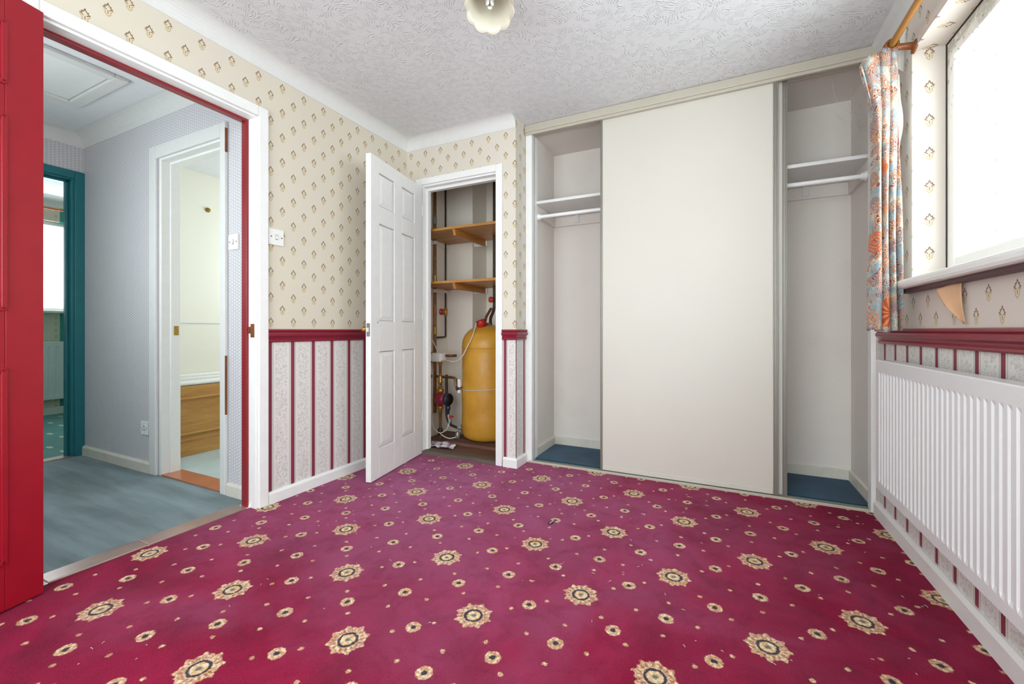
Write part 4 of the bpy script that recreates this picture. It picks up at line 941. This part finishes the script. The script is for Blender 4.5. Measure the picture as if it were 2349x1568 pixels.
# ------------------------------------------------------------------ bathroom contents
bt = thing('bathtub', 'pine-panelled bath along the bathroom wall', 'bath', (-3.85, 2.5, 0))
YB0, YB1 = 1.60, 3.38
MB().box(-3.52, -3.505, YB0, YB1, .004, .515).build('front_panel', BATHP, bt, .001)
for z, h in ((.155, .018), (.415, .018)): MB().box(-3.508, -3.490, YB0, YB1, z, z + h).build('moulding', BATHP, bt, .006)
MB().box(-3.508, -3.492, YB0, YB1, .004, .10).build('plinth_board', BATHP, bt, .003)
b = MB(); b.box(-4.19, -4.11, YB0, YB1, .50, .545); b.box(-3.59, -3.50, YB0, YB1, .517, .545); b.box(-4.11, -3.59, YB0, YB0 + .08, .50, .545); b.box(-4.11, -3.59, YB1 - .08, YB1, .50, .545); b.build('rim', UPVC, bt, .012)
b = MB(); b.box(-4.13, -4.105, YB0 + .05, YB1 - .05, .12, .52); b.box(-3.60, -3.575, YB0 + .05, YB1 - .05, .12, .517); b.box(-4.13, -3.575, YB0 + .05, YB1 - .05, .10, .125); b.build('tub_shell', UPVC, bt, .01)
struct('trim_17', MB().box(-4.2, -4.192, YH + .12, 3.38, .985, .995), WHITE2, 'thin ledge line on the cream bathroom wall')
MB().lathe([(0, 0), (.022, 0), (.022, .006), (.008, .01), (.008, .02), (.013, .026), (0, .03)], (-4.2, 2.28, 2.02), (1, 0, 0), 12).build('wall_hook', BRASS, None, 0, 'small brass hook high on the bathroom wall', 'hook')
wb = thing('added_window_bathroom', 'unseen bathroom window added to light the room', None, (-3.2, 3.45, 1.15), None, 'structure')  # added out of view to bring daylight into the bathroom
b = MB(); b.box(-3.8, -3.75, 3.42, 3.48, 1.0, 2.1); b.box(-2.55, -2.5, 3.42, 3.48, 1.0, 2.1); b.box(-3.75, -2.55, 3.42, 3.48, 1.0, 1.05); b.box(-3.75, -2.55, 3.42, 3.48, 2.05, 2.1); b.build('frame', UPVC, wb, .005)
MB().box(-3.75, -2.55, 3.45, 3.455, 1.05, 2.05).build('pane', GLASS, wb)

# ------------------------------------------------------------------ far room contents
wf = thing('window_2', 'bright window of the room at the end of the hall', None, (-6.66, 1.75, 1.13), None, 'structure')
b = MB(); b.box(-6.70, -6.64, .9, .95, 1.13, 2.125); b.box(-6.70, -6.64, 2.55, 2.6, 1.13, 2.125); b.box(-6.70, -6.64, .95, 2.55, 1.13, 1.17); b.box(-6.70, -6.64, .95, 2.55, 2.08, 2.125); b.build('frame', UPVC, wf, .005)
MB().box(-6.672, -6.667, .95, 2.55, 1.17, 2.08).build('pane', GLASS, wf)
MB().box(-6.66, -6.53, .85, 2.65, 1.112, 1.14).build('sill', WHITE, wf, .006)
t = thing('curtain_pole', 'orange curtain pole over the far room window', 'curtain pole', (-6.5, 1.75, 2.22)); MB().tube([(-6.5, .8, 2.24), (-6.5, 2.7, 2.24)], .012, 12).build('pole', COPPOLE, t)
for y in (.9, 2.6): MB().tube([(-6.5, y, 2.24), (X1 + .001, y, 2.24)], .008, 8).build('bracket', COPPOLE, t)
